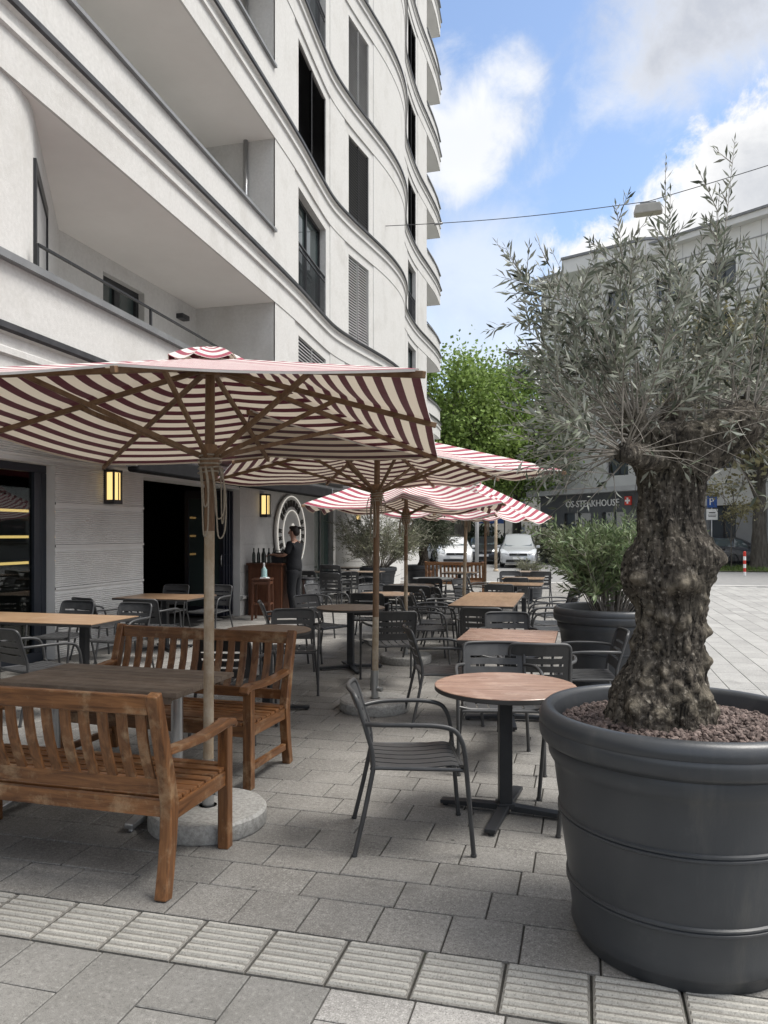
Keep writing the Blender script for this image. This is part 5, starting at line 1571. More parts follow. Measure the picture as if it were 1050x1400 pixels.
# projecting roof corner
r = MB(); poly = [OP(Lb-8.6,0,0), OP(Lb-2.4,0,0), OP(Lb-2.9,0,1.7), OP(Lb-7.8,0,.7)]
r.prism([(p.x,p.y) for p in poly], H-.25, H+.55); r.build('roof_canopy', M['cladding'], ob)
r = MB(); r.prism([(p.x+NB.x*.1,p.y+NB.y*.1) for p in poly], H+.56, H+.70); r.build('canopy_edge', M['trimgrey'], ob)
og = glass_dark('office_glass', (.09,.105,.12))
for c in wcols:
    for a, b in rowsz:
        f = MB()
        for ua, ub, z0, z1 in ((c,c+w1,b-.07,b),(c,c+w1,a,a+.07),(c,c+.07,a+.07,b-.07),(c+w1-.07,c+w1,a+.07,b-.07),(c+w1/2-.04,c+w1/2+.04,a+.07,b-.07)):
            f.bar(OP((ua+ub)/2,z0,-.25), OP((ua+ub)/2,z1,-.25), ub-ua, .08, up=NB)
        w_ = f.build('window', M['trimdark'], ob)
        p_ = MB(); p_.add([OP(c,a,-.28),OP(c+w1,a,-.28),OP(c+w1,b,-.28),OP(c,b,-.28)], [(0,1,2,3)]); p_.build('pane', og, w_)
        if a < 3:
            s_ = MB(); s_.bar(OP(c-.1,a-.05,.06), OP(c+w1+.1,a-.05,.06), .20, .06); s_.build('sill', M['trimdark'], w_)

# one-storey steakhouse in front of it
S1 = cam(12.6,38.0); S2 = cam(9.0,44.2); sd = (S2-S1).normalized(); sl = (S2-S1).length
sn = Vector((-sd.y, sd.x, 0)); sn = -sn if sn.dot(S1) > 0 else sn
st = thing('steakhouse', 'low dark grey steakhouse annex with white sign lettering', 'building', S1)
def SP(u, z, o=0): return sd*u+sn*o+Vector((0,0,z))
M['annex'] = mat('annex_grey', (.065,.07,.078), (.09,.095,.10), rough=.7, scale=1.5)
q = MB()
for u0, u1, z0, z1 in ((0,sl,2.75,3.75),(0,.9,0,2.75),(2.4,3.2,0,2.75),(5.2,sl,0,2.75)):
    q.add([SP(u0,z0),SP(u1,z0),SP(u1,z1),SP(u0,z1)], [(0,1,2,3)])
q.add([SP(0,0),SP(0,0,-4),SP(0,3.75,-4),SP(0,3.75)], [(0,1,2,3)]); q.add([SP(sl,0),SP(sl,0,-4),SP(sl,3.75,-4),SP(sl,3.75)], [(0,1,2,3)])
q.build('wall', M['annex'], st)
q = MB(); q.bar(SP(-.4,3.88,-1.6), SP(sl+.4,3.88,-1.6), 4.6, .26); q.build('roof', M['cladgrey'], st)
for u0, u1 in ((.9,2.4),(3.2,5.2)):
    f = MB(); f.bar(SP(u0+.04,0,-.1),SP(u0+.04,2.75,-.1),.08,.08,up=sn); f.bar(SP(u1-.04,0,-.1),SP(u1-.04,2.75,-.1),.08,.08,up=sn); f.bar(SP((u0+u1)/2,0,-.1),SP((u0+u1)/2,2.75,-.1),.06,.08,up=sn)
    w_ = f.build('window', M['trimdark'], st); p_ = MB(); p_.add([SP(u0,0,-.13),SP(u1,0,-.13),SP(u1,2.75,-.13),SP(u0,2.75,-.13)], [(0,1,2,3)]); p_.build('pane', og, w_)
def text_mesh(body, size, depth=.02):
    cu = bpy.data.curves.new('lettering', 'FONT'); cu.body = body; cu.size = size; cu.extrude = depth; cu.align_x = 'LEFT'; cu.resolution_u = 2
    o = bpy.data.objects.new('lettering', cu); COL.objects.link(o)
    dg = bpy.context.evaluated_depsgraph_get(); me = bpy.data.meshes.new_from_object(o.evaluated_get(dg))
    bpy.data.objects.remove(o); return me
def put_text(body, size, m, parent, origin, xdir, ndir, depth=.02, name='sign_lettering'):
    me = text_mesh(body, size, depth); me.materials.clear(); me.materials.append(m)
    o = bpy.data.objects.new(name, me); COL.objects.link(o); o.parent = parent
    xdir = Vector(xdir).normalized(); ndir = Vector(ndir).normalized()
    up = ndir.cross(xdir)
    o.matrix_local = Matrix.Translation(origin) @ Matrix((xdir, up, ndir)).transposed().to_4x4()
    return o
txt = put_text('OS-STEAKHOUSE', .50, M['white'], st, SP(5.05,3.07,.06), -sd, sn)
bx = max(v.co.x for v in txt.data.vertices); txt.scale = (3.85/bx, 1, 1)
q = MB(); q.bar(SP(.62,3.07,.05), SP(.62,3.51,.05), .40, .08, up=sn); rb_ = q.build('emblem_panel', M['red'], st)
q = MB(); q.bar(SP(.62,3.14,.10), SP(.62,3.44,.10), .09, .03, up=sn); q.bar(SP(.62-.15,3.29,.101), SP(.62+.15,3.29,.101), .03, .09, up=(0,0,1)); q.build('white_cross', M['white'], rb_)

# ================================================================ TREES
class Crown(Foliage): pass
def tree(loc, h, crown_c, crown_r, nclump, nleaf, lsz, leafm, label, name='street_tree', trunk_r=.25, seed=1, barkm=None, group='trees round the square', lean=(0,0), skirt=.5):
    rs = random.Random(seed); loc = Vector(loc)
    t = thing(name, label, 'tree', loc, rs.uniform(0,6), group)
    q = MB(); cc = Vector(crown_c); cr = Vector(crown_r)
    top = Vector((cc.x, cc.y, cc.z+cr.z*.4))
    pts = [Vector((0,0,0)), Vector((lean[0]*.3,lean[1]*.3,h*.15)), Vector((lean[0],lean[1],h*.38)), (Vector((lean[0],lean[1],h*.38))+top)/2+Vector((.2,.1,0)), top]
    bp_ = bez(pts,5); n = len(bp_)
    q.tube(bp_, [trunk_r*(1.25 if i == 0 else 1)*(1-.85*i/(n-1)) for i in range(n)], 12)
    q.v = [tuple(Vector(v)+noise.noise_vector(Vector(v)*2.2)*.05*min(1,trunk_r*3)) for v in q.v]
    clumps = []
    for i in range(nclump):
        for _ in range(30):
            v = Vector((rs.uniform(-1,1), rs.uniform(-1,1), rs.uniform(-1,1)))
            if .35 < v.length < 1.0: break
        p = Vector((cc.x+v.x*cr.x, cc.y+v.y*cr.y, cc.z+v.z*cr.z*(1 if v.z > 0 else skirt*1.4)))
        clumps.append((p, rs.uniform(.5,1.15)))
    bm = MB()
    for p, s in clumps:
        k = rs.randint(n//3, n-2); a = bp_[k]
        m = (a+p)/2+Vector((rs.uniform(-.3,.3), rs.uniform(-.3,.3), rs.uniform(-.1,.4)))
        bm.tube(bez([a,m,p],3), [max(.012,trunk_r*.22*(1-.8*i/6)) for i in range(7)], 5, caps=False)
    q.build('trunk', barkm or M['treebark'], t, sharp=80); bm.build('branches', barkm or M['treebark'], t)
    lf = MB(); csz = min(cr)*.33
    for p, s in clumps:
        for i in range(nleaf):
            g = Vector((rs.gauss(0,1), rs.gauss(0,1), rs.gauss(0,.75)))*csz*s*.62
            c = p+g; d = Vector((rs.uniform(-1,1), rs.uniform(-1,1), rs.uniform(-.9,.5))).normalized(); sd_ = d.orthogonal().normalized(); sd_ = Matrix.Rotation(rs.uniform(0,6.28),3,d) @ sd_
            L_ = lsz*rs.uniform(.6,1.3); W_ = L_*rs.uniform(.35,.6)
            lf.add([c, c+d*L_*.5+sd_*W_, c+d*L_, c+d*L_*.5-sd_*W_], [(0,1,2,3)])
    lf.build('crown', leafm, t)
    return t
M['treebark'] = mat('tree_bark', (.06,.052,.042), (.14,.125,.105), rough=.95, scale=5, stretch=(3,3,.5), bump=.6, bscale=14, bdist=.05)
tree(cam(4.3,44), 13, (0,0,7.6), (4.0,4.0,4.6), 70, 430, .19, M['greenleaf'], 'bright green tree rising behind the second umbrella, next to the wavy facade', seed=1, trunk_r=.38)
tree(cam(8.3,48), 13, (0,0,7.4), (4.2,4.2,4.8), 70, 420, .19, M['greenleaf'], 'bright green tree right of the first one, behind the olive leaves', seed=2, trunk_r=.36)
tree(cam(6.6,60), 15, (0,0,7.2), (5.0,4.5,5.6), 60, 300, .26, M['greenleaf'], 'green tree farthest back, between the two bright green ones', seed=3, trunk_r=.36)
tree(cam(17.6,36.0), 12, (.6,0,8.6), (3.6,3.4,4.2), 46, 110, .24, M['buffleaf'], 'thick-trunked street tree with sparse buff spring leaves at the right edge', seed=5, trunk_r=.42, skirt=.8)
tree(cam(15.6,34.5), 5, (0,0,3.1), (1.2,1.2,1.3), 16, 60, .12, M['buffleaf'], 'thin staked young tree in front of the dark parked car', name='young_tree', seed=6, trunk_r=.03, group=None)
def shrub(loc, r, n, lsz, m, label, seed, name='shrub'):
    rs = random.Random(seed); t = thing(name, label, 'shrub', loc, 0, 'shrubs behind the parked cars'); q = MB(); st_ = MB()
    for i in range(14):
        a = rs.uniform(0,6.28); e = Vector((math.cos(a)*r[0]*.6, math.sin(a)*r[1]*.6, r[2]*rs.uniform(.9,1.5))); st_.tube([(0,0,0), e*.5+Vector((0,0,.2)), e], [.03,.02,.008], 5, caps=False)
    cl = [(Vector((rs.uniform(-1,1)*r[0]*.75, rs.uniform(-1,1)*r[1]*.75, r[2]*rs.uniform(.35,1.6))), rs.uniform(.6,1.1)) for _ in range(22)]
    for p, s in cl:
        for i in range(n//22):
            c = p+Vector((rs.gauss(0,1)*r[0], rs.gauss(0,1)*r[1], rs.gauss(0,1)*r[2]))*.24*s
            if c.z < .05: continue
            d = Vector((rs.uniform(-1,1), rs.uniform(-1,1), rs.uniform(-1,1))).normalized(); sd_ = d.orthogonal().normalized(); L_ = lsz*rs.uniform(.6,1.3)
            q.add([c, c+d*L_*.5+sd_*L_*.4, c+d*L_, c+d*L_*.5-sd_*L_*.4], [(0,1,2,3)])
    st_.build('stems', M['treebark'], t); q.build('foliage', m, t); return t
shrub(cam(2.2,47), (2.6,1.6,1.5), 3300, .22, M['darkleaf'], 'dark evergreen shrub behind the white cars, next to the facade', 11)
shrub(cam(6.2,47), (2.6,1.6,1.3), 3000, .22, M['darkleaf'], 'dark evergreen shrub behind the gap between dark and silver cars', 12)
shrub(cam(10.0,41.5), (2.0,1.4,1.4), 2600, .20, M['willow'], 'pale green shrub right of the silver car, below the steakhouse sign', 13)
# long house closing the street behind the trees
hb = thing('end_house', 'pale plastered house closing the street behind the trees', 'building', cam(4,74), R(14.7))
q = MB(); q.box((0,4,4.5), (36,8,9)); q.build('wall', mat('old_plaster', (.30,.29,.265), (.36,.35,.32), rough=.9, scale=.7), hb)
q = MB(); q.add([(-18.5,-.4,9),(18.5,-.4,9),(18.5,8.4,9),(-18.5,8.4,9),(-18.5,4,11.5),(18.5,4,11.5)], [(0,1,5,4),(2,3,4,5),(0,4,3),(1,2,5),(0,3,2,1)]); q.build('roof', mat('dark_tiles', (.10,.055,.045), (.14,.08,.065), rough=.8, scale=3), hb)
for i in range(11):
    for z in (1.6,4.6,7.4):
        q = MB(); q.box((-15+3*i,-.02,z), (1.2,.10,1.6)); w_ = q.build('window', M['trimgrey'], hb); q = MB(); q.box((-15+3*i,-.06,z), (1.0,.06,1.4)); q.build('pane', og, w_)

# ================================================================ CARS
def car(loc, rz, label, paint, kind='hatch', L=4.2, W=1.76, H_=1.46, rear=False):
    """front toward -Y in local space"""
    t = thing('parked_car', label, 'car', loc, rz, 'cars parked across the end of the terrace')
    hw = W/2
    # stations along the car: y, half width at sill, at belt, at roof, heights (bottom, belt, top)
    S = [(-L/2,      hw*.70,hw*.72,hw*.60,.30,.58,.62),
         (-L/2+.06,  hw*.86,hw*.88,hw*.70,.22,.64,.70),
         (-L/2+.30,  hw*.97,hw*.97,hw*.76,.20,.74,.84),
         (-L/2+.75,  hw*1.0,hw*.99,hw*.80,.20,.84,.94),
         (-L/2+1.05, hw*1.0,hw*.985,hw*.82,.20,.90,1.01),
         (-L/2+1.70, hw*1.0,hw*.97,hw*.70,.20,.94,H_-.10),
         (-L/2+2.05, hw*1.0,hw*.97,hw*.70,.20,.95,H_),
         (-L/2+2.9,  hw*1.0,hw*.97,hw*.70,.20,.97,H_),
         (L/2-.55,   hw*1.0,hw*.96,hw*.66,.22,.99,H_-.06),
         (L/2-.14,   hw*.96,hw*.92,hw*.62,.24,.99,1.12 if kind == 'hatch' else H_-.2),
         (L/2,       hw*.86,hw*.84,hw*.56,.30,.80,.92)]
    q = MB(); vs = []
    for y, ws, wb, wr, zb, zt, zr in S:
        zm = (zb+zt)/2
        ring = [(ws*.9,zb),(ws,zb+.10),(ws*1.0,zm),(wb,zt),((wb*.55+wr*.45),(zt*.55+zr*.45)),(wr,zr-.03),(wr*.8,zr),(0,zr+.015)]
        vs += [(-x,y,z) for x,z in ring]+[(x,y,z) for x,z in ring[-2::-1]]
    n = 15
    fs = []
    for i in range(len(S)-1):
        for k in range(n-1): fs.append((i*n+k, i*n+k+1, (i+1)*n+k+1, (i+1)*n+k))
    fs.append(tuple(range(n-1,-1,-1))); e = (len(S)-1)*n; fs.append(tuple(e+k for k in range(n)))
    for i in range(len(S)-1): fs.append((i*n, (i+1)*n, (i+1)*n+n-1, i*n+n-1))
    q.add(vs, fs, 0, True); q.build('body', paint, t, sharp=38)
    def sec(i, x):   # point on roof line
        y, ws, wb, wr, zb, zt, zr = S[i]; return wb, wr, zt, zr, y
    # windscreen, rear window, side windows as slightly proud glass
    def quad(a, m, nm): g_ = MB(); g_.add(a, [tuple(range(len(a)))]); return g_.build(nm, m, t)
    s4, s5, s6, s7, s8, s9 = S[4], S[5], S[6], S[7], S[8], S[9]
    o = .012
    quad([(-s4[3]*.92,s4[0]+.03,s4[6]+.035),(s4[3]*.92,s4[0]+.03,s4[6]+.035),(s6[3]*.86,s6[0]-.06,s6[6]-.012),(-s6[3]*.86,s6[0]-.06,s6[6]-.012)], M['carglass'], 'windscreen')
    quad([(-s9[3]*.9,s9[0]+o,s9[6]+.02),(s9[3]*.9,s9[0]+o,s9[6]+.02),(s8[3]*.9,s8[0]+.04,s8[6]-.01),(-s8[3]*.9,s8[0]+.04,s8[6]-.01)], M['carglass'], 'rear_window')
    for s in (-1,1):
        def sp_(st_, f, dy=0): 
            y, ws, wb, wr, zb, zt, zr = st_; return (s*(wb*(1-f)+wr*f+.014), y+dy, zt*(1-f)+zr*f)
        quad([sp_(s4,.15,.25),sp_(S[5],.12),sp_(s6,.10),sp_(s6,.88),sp_(s5,.85)], M['carglass'], 'side_window')
        quad([sp_(s6,.10,.06),sp_(s7,.10,.1),sp_(s7,.88,.1),sp_(s6,.88,.06)], M['carglass'], 'side_window')
        for yy_ in (-L/2+.80, L/2-.75):
            g_ = MB(); g_.lathe([(0,-.1),(.20,-.1),(.30,-.09),(.315,-.06),(.315,.06),(.30,.09),(.20,.1),(0,.1)], 26)
            g_.v = [(z, x, y) for x,y,z in g_.v]
            wh = g_.build('wheel', M['tyre'], t, loc=(s*(hw-.10), yy_, .315), sharp=30)
            g_ = MB(); g_.lathe([(0,.095),(.05,.11),(.19,.105),(.205,.085)], 20); g_.v = [(z*s, x, y) for x,y,z in g_.v]
            g_.build('rim', M['steel'], wh, sharp=30)
            g_ = MB(); pts = [(s*(hw+.004), yy_+.37*math.cos(a*PI/10), max(.2,.315+.37*math.sin(a*PI/10))) for a in range(11)]
            g_.strip(pts, .03, .05, up=(1,0,0)); g_.build('wheel_arch', M['tyre'], t)
        g_ = MB(); g_.box((s*(hw+.08), -L/2+1.35, 1.0), (.18,.09,.13)); g_.build('mirror', paint, t, bevel=.03)
        g_ = MB(); g_.add([(s*hw*.50,-L/2+.02,.66),(s*hw*.90,-L/2+.14,.68),(s*hw*.955,-L/2+.52,.86),(s*hw*.80,-L/2+.40,.88),(s*hw*.52,-L/2+.10,.76)], [(0,1,2,3,4)])
        g_.v = [(x+s*.02, y-.035, z+.015) for x,y,z in g_.v]; g_.build('headlight', M['lamp'], t)
        g_ = MB(); g_.box((s*hw*.80, L/2-.04, .92), (.18,.14,.32)); g_.build('tail_light', M['tail'], t, bevel=.02)
    g_ = MB(); g_.box((0,-L/2-.012,.64), (.84,.05,.11)); g_.build('grille', M['tyre'], t, bevel=.02)
    g_ = MB(); g_.box((0,-L/2-.02,.33), (1.15,.06,.13)); g_.build('lower_grille', M['tyre'], t, bevel=.02)
    g_ = MB(); g_.box((0,-L/2-.045,.47), (.52,.02,.11)); g_.build('number_plate', M['white'], t)
    g_ = MB(); g_.tube([(.04*math.cos(a*PI/6), -L/2-.045, .66+.04*math.sin(a*PI/6)) for a in range(12)], .008, 5, closed=True); g_.build('badge', M['steel'], t)
    g_ = MB(); g_.bar((-.5,-L/2+1.0,.995),(.15,-L/2+1.25,1.10),.015,.015); g_.build('wiper', M['tyre'], t)
    return t
M['carglass'] = glass_dark('car_glass', (.10,.125,.13), .03)
M['tyre'] = mat('tyre_rubber', (.014,.014,.015), rough=.7)
M['lamp'] = mat('headlamp_glass', (.60,.63,.66), rough=.1, spec=.9)
M['tail'] = mat('tail_lamp_red', (.35,.02,.015), rough=.2)
def paintm(n, c, metal=0.0): 
    m = mat(n, c, rough=.28, metal=metal); m.node_tree.nodes['Principled BSDF'].inputs['Coat Weight'].default_value = .7; return m
pw = paintm('white_car_paint', (.72,.73,.74)); ps = paintm('silver_car_paint', (.50,.52,.54), .3); pk = paintm('dark_car_paint', (.045,.048,.055), .2)
car(cam(6.75,38.6), R(14.7-10), 'silver parked car on the right of the row, in front of the shrubs', ps, H_=1.62)
car(cam(3.62,39.6), R(14.7-4), 'white parked car with dark grille behind the red-brown bench', pw)
car(cam(5.55,43.2), R(14.7-6), 'dark grey parked car between the white and the silver ones', pk)
car(cam(2.75,45.5), R(14.7-30), 'second white car, half hidden behind the front white one', pw)
car(cam(17.6,39.0), R(14.7+62), 'dark estate car with red tail lights parked before the grey building', pk, kind='estate', L=4.5)

# ================================================================ STREET FURNITURE
def bollard(p, label):
    t = thing('bollard', label, 'bollard', p, 0, 'red and white bollards')
    for i in range(6):
        q = MB(); q.tube([(0,0,i*.15),(0,0,(i+1)*.15)], .052, 14); q.build('band', M['white'] if i % 2 == 0 else M['red'], t, sharp=40)
    q = MB(); q.lathe([(.052,.9),(.05,.925),(.03,.94),(0,.945)], 14); q.build('cap', M['red'], t)
bollard(P_at(1018,29.8), 'red and white bollard standing free at the edge of the plaza on the right')
bollard(P_at(974,30.4), 'red and white bollard mostly hidden by the olive trunk')
t = thing('parking_sign', 'blue parking sign with a white plate below on a slim post', 'sign', P_at(973,35.5), R(14.7))
q = MB(); q.tube([(0,0,0),(0,0,3.45)], .03, 10); q.build('post', M['steel'], t)
q = MB(); q.box((0,-.04,3.12), (.46,.02,.56)); pl = q.build('sign_plate', M['signblue'], t, bevel=.008)
put_text('P', .46, M['white'], pl, Vector((-.15,-.052,2.96)), (1,0,0), (0,-1,0), .004, 'sign_letter')
q = MB(); q.box((0,-.04,2.52), (.52,.02,.50)); pl = q.build('info_plate', M['white'], t, bevel=.008)
q = MB(); q.box((0,-.053,2.60), (.30,.004,.05)); q.box((0,-.053,2.49), (.38,.004,.03)); q.box((0,-.053,2.42), (.34,.004,.03)); q.build('plate_print', M['trimdark'], pl)
# bicycle
t = thing('bicycle', 'bicycle parked in front of the dark estate car', 'bicycle', P_at(992,36.2), R(40))
for s in (-.52,.52):
    q = MB(); q.tube([(s+.33*math.cos(a*PI/16),0,.34+.33*math.sin(a*PI/16)) for a in range(32)], .018, 6, closed=True)
    for a in range(0,16,2): q.tube([(s,0,.34),(s+.32*math.cos(a*PI/8),0,.34+.32*math.sin(a*PI/8))], .003, 3)
    q.build('wheel', M['tyre'], t)
q = MB()
for a, b in (((-.52,0,.34),(-.1,0,.32)),((-.1,0,.32),(-.2,0,.85)),((-.2,0,.78),(.38,0,.82)),((-.1,0,.32),(.40,0,.72)),((-.52,0,.34),(-.2,0,.75)),((.52,0,.34),(.36,0,.98))): q.tube([a,b], .016, 6)
q.build('frame', M['red'] if False else M['trimgrey'], t)
q = MB(); q.tube([(.30,-.28,1.0),(.38,-.1,1.02),(.38,.1,1.02),(.30,.28,1.0)], .013, 6); q.build('handlebar', M['steel'], t)
q = MB(); q.box((-.21,0,.89), (.26,.14,.06)); q.build('saddle', M['tyre'], t, bevel=.02)
# posts among the far tables
def post(p, h, r_, label, m):
    t = thing('street_post', label, 'post', p, 0, 'slim posts before the parked cars'); q = MB(); q.tube([(0,0,0),(0,0,h)], [r_*1.1,r_], 12); q.build('shaft', m, t)
    q = MB(); q.lathe([(r_*2,0),(r_*2,.04),(r_*1.2,.10)], 12); q.build('foot', m, t)
post(P_at(652,30), 3.4, .07, 'grey round post between the white and the dark car', M['cladgrey'])
post(P_at(678,33.5), 3.4, .06, 'pale slim post in front of the dark and silver cars', M['polepale'])
t = thing('shop_board', 'small blue hanging board among the trees above the dark car', 'sign', cam(6.5,46.5), R(14.7))
q = MB(); q.box((0,0,2.55), (1.5,.08,.6)); q.build('board', M['signblue'], t, bevel=.02); q = MB(); q.tube([(-.8,0,0),(-.8,0,2.9)], .04, 8); q.tube([(.8,0,0),(.8,0,2.9)], .04, 8); q.build('post', M['trimdark'], t)
# street lamp hung on a cable
c0 = Vector((fx(21.6)+.02, 21.6, EYE+433*21.7/1050)); lp = at(886,287,20.0); c1 = at(1250,160,18.0)
t = thing('cable_lamp', 'boxy street lamp hanging from a cable stretched from the facade', 'street lamp', lp)
q = MB(); 
def sagl(a, b, s, n=14): return [a.lerp(b, i/n)-Vector((0,0,s*math.sin(PI*i/n))) for i in range(n+1)]
q.tube([p-lp for p in sagl(c0, lp+Vector((0,0,.22)), .10)]+[p-lp for p in sagl(lp+Vector((0,0,.22)), c1, .05)][1:], .011, 5); q.build('cable', M['trimdark'], t)
q = MB(); pp = c0.lerp(lp, .22)-lp; q.tube([pp+Vector((-.12,0,-.04)), pp+Vector((.12,0,-.02))], .03, 6); q.build('cable_tensioner', M['trimgrey'], t)
dd = (c1-c0); dd.z = 0; ang = math.atan2(dd.y, dd.x)
q = MB(); q.prism([(-.36,-.10),(.36,-.10),(.30,.12),(-.30,.12)], -.16, .16, M=Matrix.Rotation(ang,4,'Z') @ Matrix.Rotation(R(90),4,'X')); hs = q.build('lamp_housing', mat('lamp_paint', (.36,.355,.33), (.42,.415,.39), rough=.7, scale=6), t, bevel=.015)
q = MB(); q.box((0,0,-.108), (.62,.26,.02), rz=ang); q.build('diffuser', mat('lamp_diffuser', (.30,.29,.22), rough=.4), hs)
q = MB(); q.box((0,0,.17), (.40,.06,.06), rz=ang); q.build('clamp', M['trimgrey'], t)
# grass verge under the trees on the right
M['grass'] = mat('verge_earth', (.06,.065,.03), (.12,.13,.055), rough=1, scale=3, col3=(.16,.13,.09), scale3=1.2)
c = [cam(12.5,33.6), cam(26,31), cam(27,36.5), cam(13.5,38.5)]
sheet('verge', c, .01, M['grass'])
q = MB(); rs = random.Random(77)
for i in range(5200):
    u, v = rs.random(), rs.random(); p = c[0].lerp(c[1],u).lerp(c[3].lerp(c[2],u),v)
    h = rs.uniform(.05,.22); d = Vector((rs.uniform(-.1,.1), rs.uniform(-.1,.1), h)); s_ = Vector((rs.uniform(-1,1), rs.uniform(-1,1), 0)).normalized()*.018
    p = p+Vector((0,0,.01)); q.add([p-s_, p+s_, p+d], [(0,1,2)])
tag(q.build('grass', leaf_mat('grass_blades', (.09,.14,.03), (.16,.21,.06), (.12,.18,.05))), 'tufts of grass on the verge under the street trees', 'grass', kind='stuff')
# ================================================================ SKY, SUN, CAMERA
sc = bpy.context.scene
SUN_EL, SUN_AZ = R(62), R(8)     # azimuth measured from +X (right of the street) toward +Y
sd_ = Vector((math.cos(SUN_EL)*math.cos(SUN_AZ), math.cos(SUN_EL)*math.sin(SUN_AZ), math.sin(SUN_EL)))
w = bpy.data.worlds.new('World'); sc.world = w; w.use_nodes = True
nt = w.node_tree; L = nt.links; bg = nt.nodes['Background']
sky = nd(nt, 'ShaderNodeTexSky', sky_type='NISHITA'); sky.sun_disc = False
sky.sun_elevation = SUN_EL; sky.sun_rotation = PI/2-SUN_AZ
sky.air_density = 1.0; sky.dust_density = .8; sky.ozone_density = 1.6
STR = .14
bg.inputs['Strength'].default_value = STR
tc = nd(nt, 'ShaderNodeTexCoord')
def vmath(op, a, b=None):
    n = nd(nt, 'ShaderNodeVectorMath', operation=op)
    for i, x in enumerate((a, b)):
        if x is None: continue
        if hasattr(x, 'is_output'): L.new(x, n.inputs[i])
        else: n.inputs[i].default_value = x
    return n
def fm(op, a, b=None, c=None, clamp=False):
    n = nd(nt, 'ShaderNodeMath', operation=op); n.use_clamp = clamp
    for i, x in enumerate((a, b, c)):
        if x is None: continue
        if hasattr(x, 'is_output'): L.new(x, n.inputs[i])
        else: n.inputs[i].default_value = x
    return n.outputs[0]
dirn = vmath('NORMALIZE', tc.outputs['Generated']).outputs[0]
def tex(scale, detail, rough, dist=0.0, off=(0,0,0)):
    o = vmath('ADD', dirn, off).outputs[0]
    n = nd(nt, 'ShaderNodeTexNoise'); n.inputs['Scale'].default_value = scale; n.inputs['Detail'].default_value = detail; n.inputs['Roughness'].default_value = rough; n.inputs['Distortion'].default_value = dist
    L.new(o, n.inputs['Vector']); return n.outputs['Fac']
def blob(px, py, rad, amp, inner=.0):
    v = cam((px-525)/1050, 1, (730-py)/1050).normalized()
    dt = vmath('DOT_PRODUCT', dirn, tuple(v)); d = dt.outputs['Value']
    r = nd(nt, 'ShaderNodeMapRange', interpolation_type='SMOOTHSTEP'); r.inputs[1].default_value = math.cos(rad/1050); r.inputs[2].default_value = math.cos(rad*inner/1050)
    r.inputs[3].default_value = 0; r.inputs[4].default_value = amp
    L.new(d, r.inputs[0]); return r.outputs[0]
cloudn = tex(5.0, 14, .62, .25)
small = tex(13, 13, .66, .35, (3,1,2))
mid = tex(5.5, 12, .60, .3, (7,2,5))
def pix(px, py): return cam((px-525)/1050, 1, (730-py)/1050).normalized()
def side(p, q, inside):
    """signed angle from the great circle through two sky directions, positive on the inside"""
    n = pix(*p).cross(pix(*q)).normalized()
    if n.dot(pix(*inside)) < 0: n = -n
    return vmath('DOT_PRODUCT', dirn, tuple(n)).outputs['Value']
def smooth(v, lo, hi, a=0.0, b=1.0):
    r = nd(nt, 'ShaderNodeMapRange', interpolation_type='SMOOTHSTEP')
    for i, x in enumerate((lo, hi, a, b)): r.inputs[i+1].default_value = x
    L.new(v, r.inputs[0]); return r.outputs[0]
def jit(n, amt): return fm('MULTIPLY', fm('SUBTRACT', n, .5), amt)
def add(*it):
    s_ = it[0]
    for x in it[1:]: s_ = fm('ADD', s_, x)
    return s_
def lum(a, b, fac): return mixc(nt, L, fac, tuple(x/STR for x in a), tuple(x/STR for x in b))
# heap cloud with a bright rim over the square's right half
d1 = fm('MINIMUM', side((740,345),(1050,108),(1000,400)), side((745,420),(757,320),(900,400)))
e1 = add(d1, jit(small, .16), jit(mid, .10))
m1 = smooth(e1, -.012, .022)
t1 = add(smooth(add(d1, jit(mid, .30), jit(small, .20)), .01, .17), jit(small, .5))
c1 = lum((.60,.60,.60), (.40,.412,.435), fm('MINIMUM', fm('MAXIMUM', t1, 0.0), 1.0))
# grey sheet above it
d2 = fm('MINIMUM', side((765,205),(1050,75),(950,0)), side((770,215),(868,0),(1000,20)))
e2 = add(d2, jit(mid, .22), jit(small, .16))
m2 = smooth(e2, -.05, .085)
c2 = lum((.56,.565,.575), (.335,.355,.40), smooth(add(d2, jit(mid, .35), jit(small, .18)), -.02, .14))
# wisps on the left, low haze
e3 = add(blob(640,155,125,.52), blob(600,225,110,.42), blob(705,125,80,.22), jit(small, 1.3), jit(mid, 1.0))
m3 = smooth(e3, .20, .95, 0.0, .86)
e4 = add(blob(660,300,130,.30), blob(600,470,190,.45), blob(700,420,140,.22), jit(small, .7), jit(mid, .8))
m4 = smooth(e4, .12, .7, 0.0, .55)
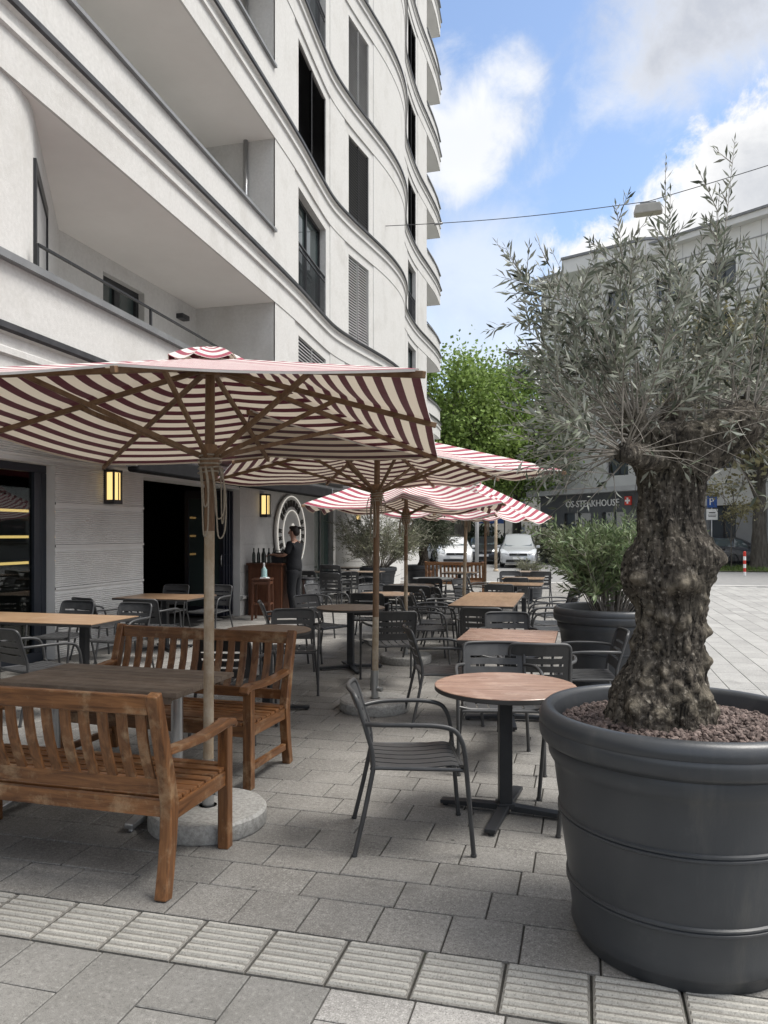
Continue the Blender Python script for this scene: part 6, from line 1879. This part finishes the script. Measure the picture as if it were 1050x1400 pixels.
# elsewhere the sky is more than half covered
vw = vmath('DOT_PRODUCT', dirn, tuple(pix(760,250))).outputs['Value']
m0 = fm('MULTIPLY', smooth(add(fm('MULTIPLY', cloudn, 1.0), jit(small, .5)), .36, .62), smooth(vw, .93, .80))
c0_ = lum((.58,.58,.58), (.38,.39,.41), smooth(mid, .45, .65))
cloudcol = mixc(nt, L, m4, c0_, (.60/STR,.60/STR,.60/STR))
cloudcol = mixc(nt, L, m3, cloudcol, (.62/STR,.62/STR,.62/STR))
cloudcol = mixc(nt, L, m2, cloudcol, c2); cloudcol = mixc(nt, L, m1, cloudcol, c1)
mask_ = fm('MAXIMUM', fm('MAXIMUM', m1, m2), fm('MAXIMUM', fm('MAXIMUM', m3, m4), m0))
skyc = mixc(nt, L, 1.0, sky.outputs[0], (1.04,1.0,.97), 'MULTIPLY')
# clouds round the veiled sun, out of view, brightened and warmed as added fill
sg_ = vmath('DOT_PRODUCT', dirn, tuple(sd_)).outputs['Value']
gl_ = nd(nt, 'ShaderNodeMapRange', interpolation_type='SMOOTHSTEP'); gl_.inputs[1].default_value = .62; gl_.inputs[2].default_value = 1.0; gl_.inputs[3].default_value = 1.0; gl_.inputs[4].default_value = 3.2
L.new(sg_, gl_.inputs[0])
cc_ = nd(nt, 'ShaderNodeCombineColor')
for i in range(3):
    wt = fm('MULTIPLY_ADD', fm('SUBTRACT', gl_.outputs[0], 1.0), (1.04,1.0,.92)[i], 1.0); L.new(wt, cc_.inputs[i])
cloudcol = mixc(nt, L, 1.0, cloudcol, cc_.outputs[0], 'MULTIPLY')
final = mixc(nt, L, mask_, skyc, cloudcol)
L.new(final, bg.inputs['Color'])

sl_ = bpy.data.lights.new('sun', 'SUN'); sl_.energy = 2.4; sl_.angle = R(26); sl_.color = (1,.955,.88)
so_ = bpy.data.objects.new('sun', sl_); COL.objects.link(so_); so_.rotation_euler = (-sd_).to_track_quat('-Z','Y').to_euler()
cd = bpy.data.cameras.new('camera'); co = bpy.data.objects.new('camera', cd); COL.objects.link(co)
co.location = (0,0,EYE); co.rotation_euler = (R(90), 0, TH)
cd.sensor_fit = 'VERTICAL'; cd.sensor_height = 36; cd.sensor_width = 27; cd.lens = 27.0; cd.shift_y = 30/1400
cd.clip_start = .05; cd.clip_end = 1500
sc.camera = co
sc.render.engine = 'CYCLES'
sc.cycles.use_denoising = True
sc.cycles.max_bounces = 8; sc.cycles.diffuse_bounces = 4; sc.cycles.glossy_bounces = 4; sc.cycles.transparent_max_bounces = 12
sc.view_settings.view_transform = 'Standard'; sc.view_settings.look = 'None'; sc.view_settings.gamma = 1.0; sc.view_settings.exposure = .82
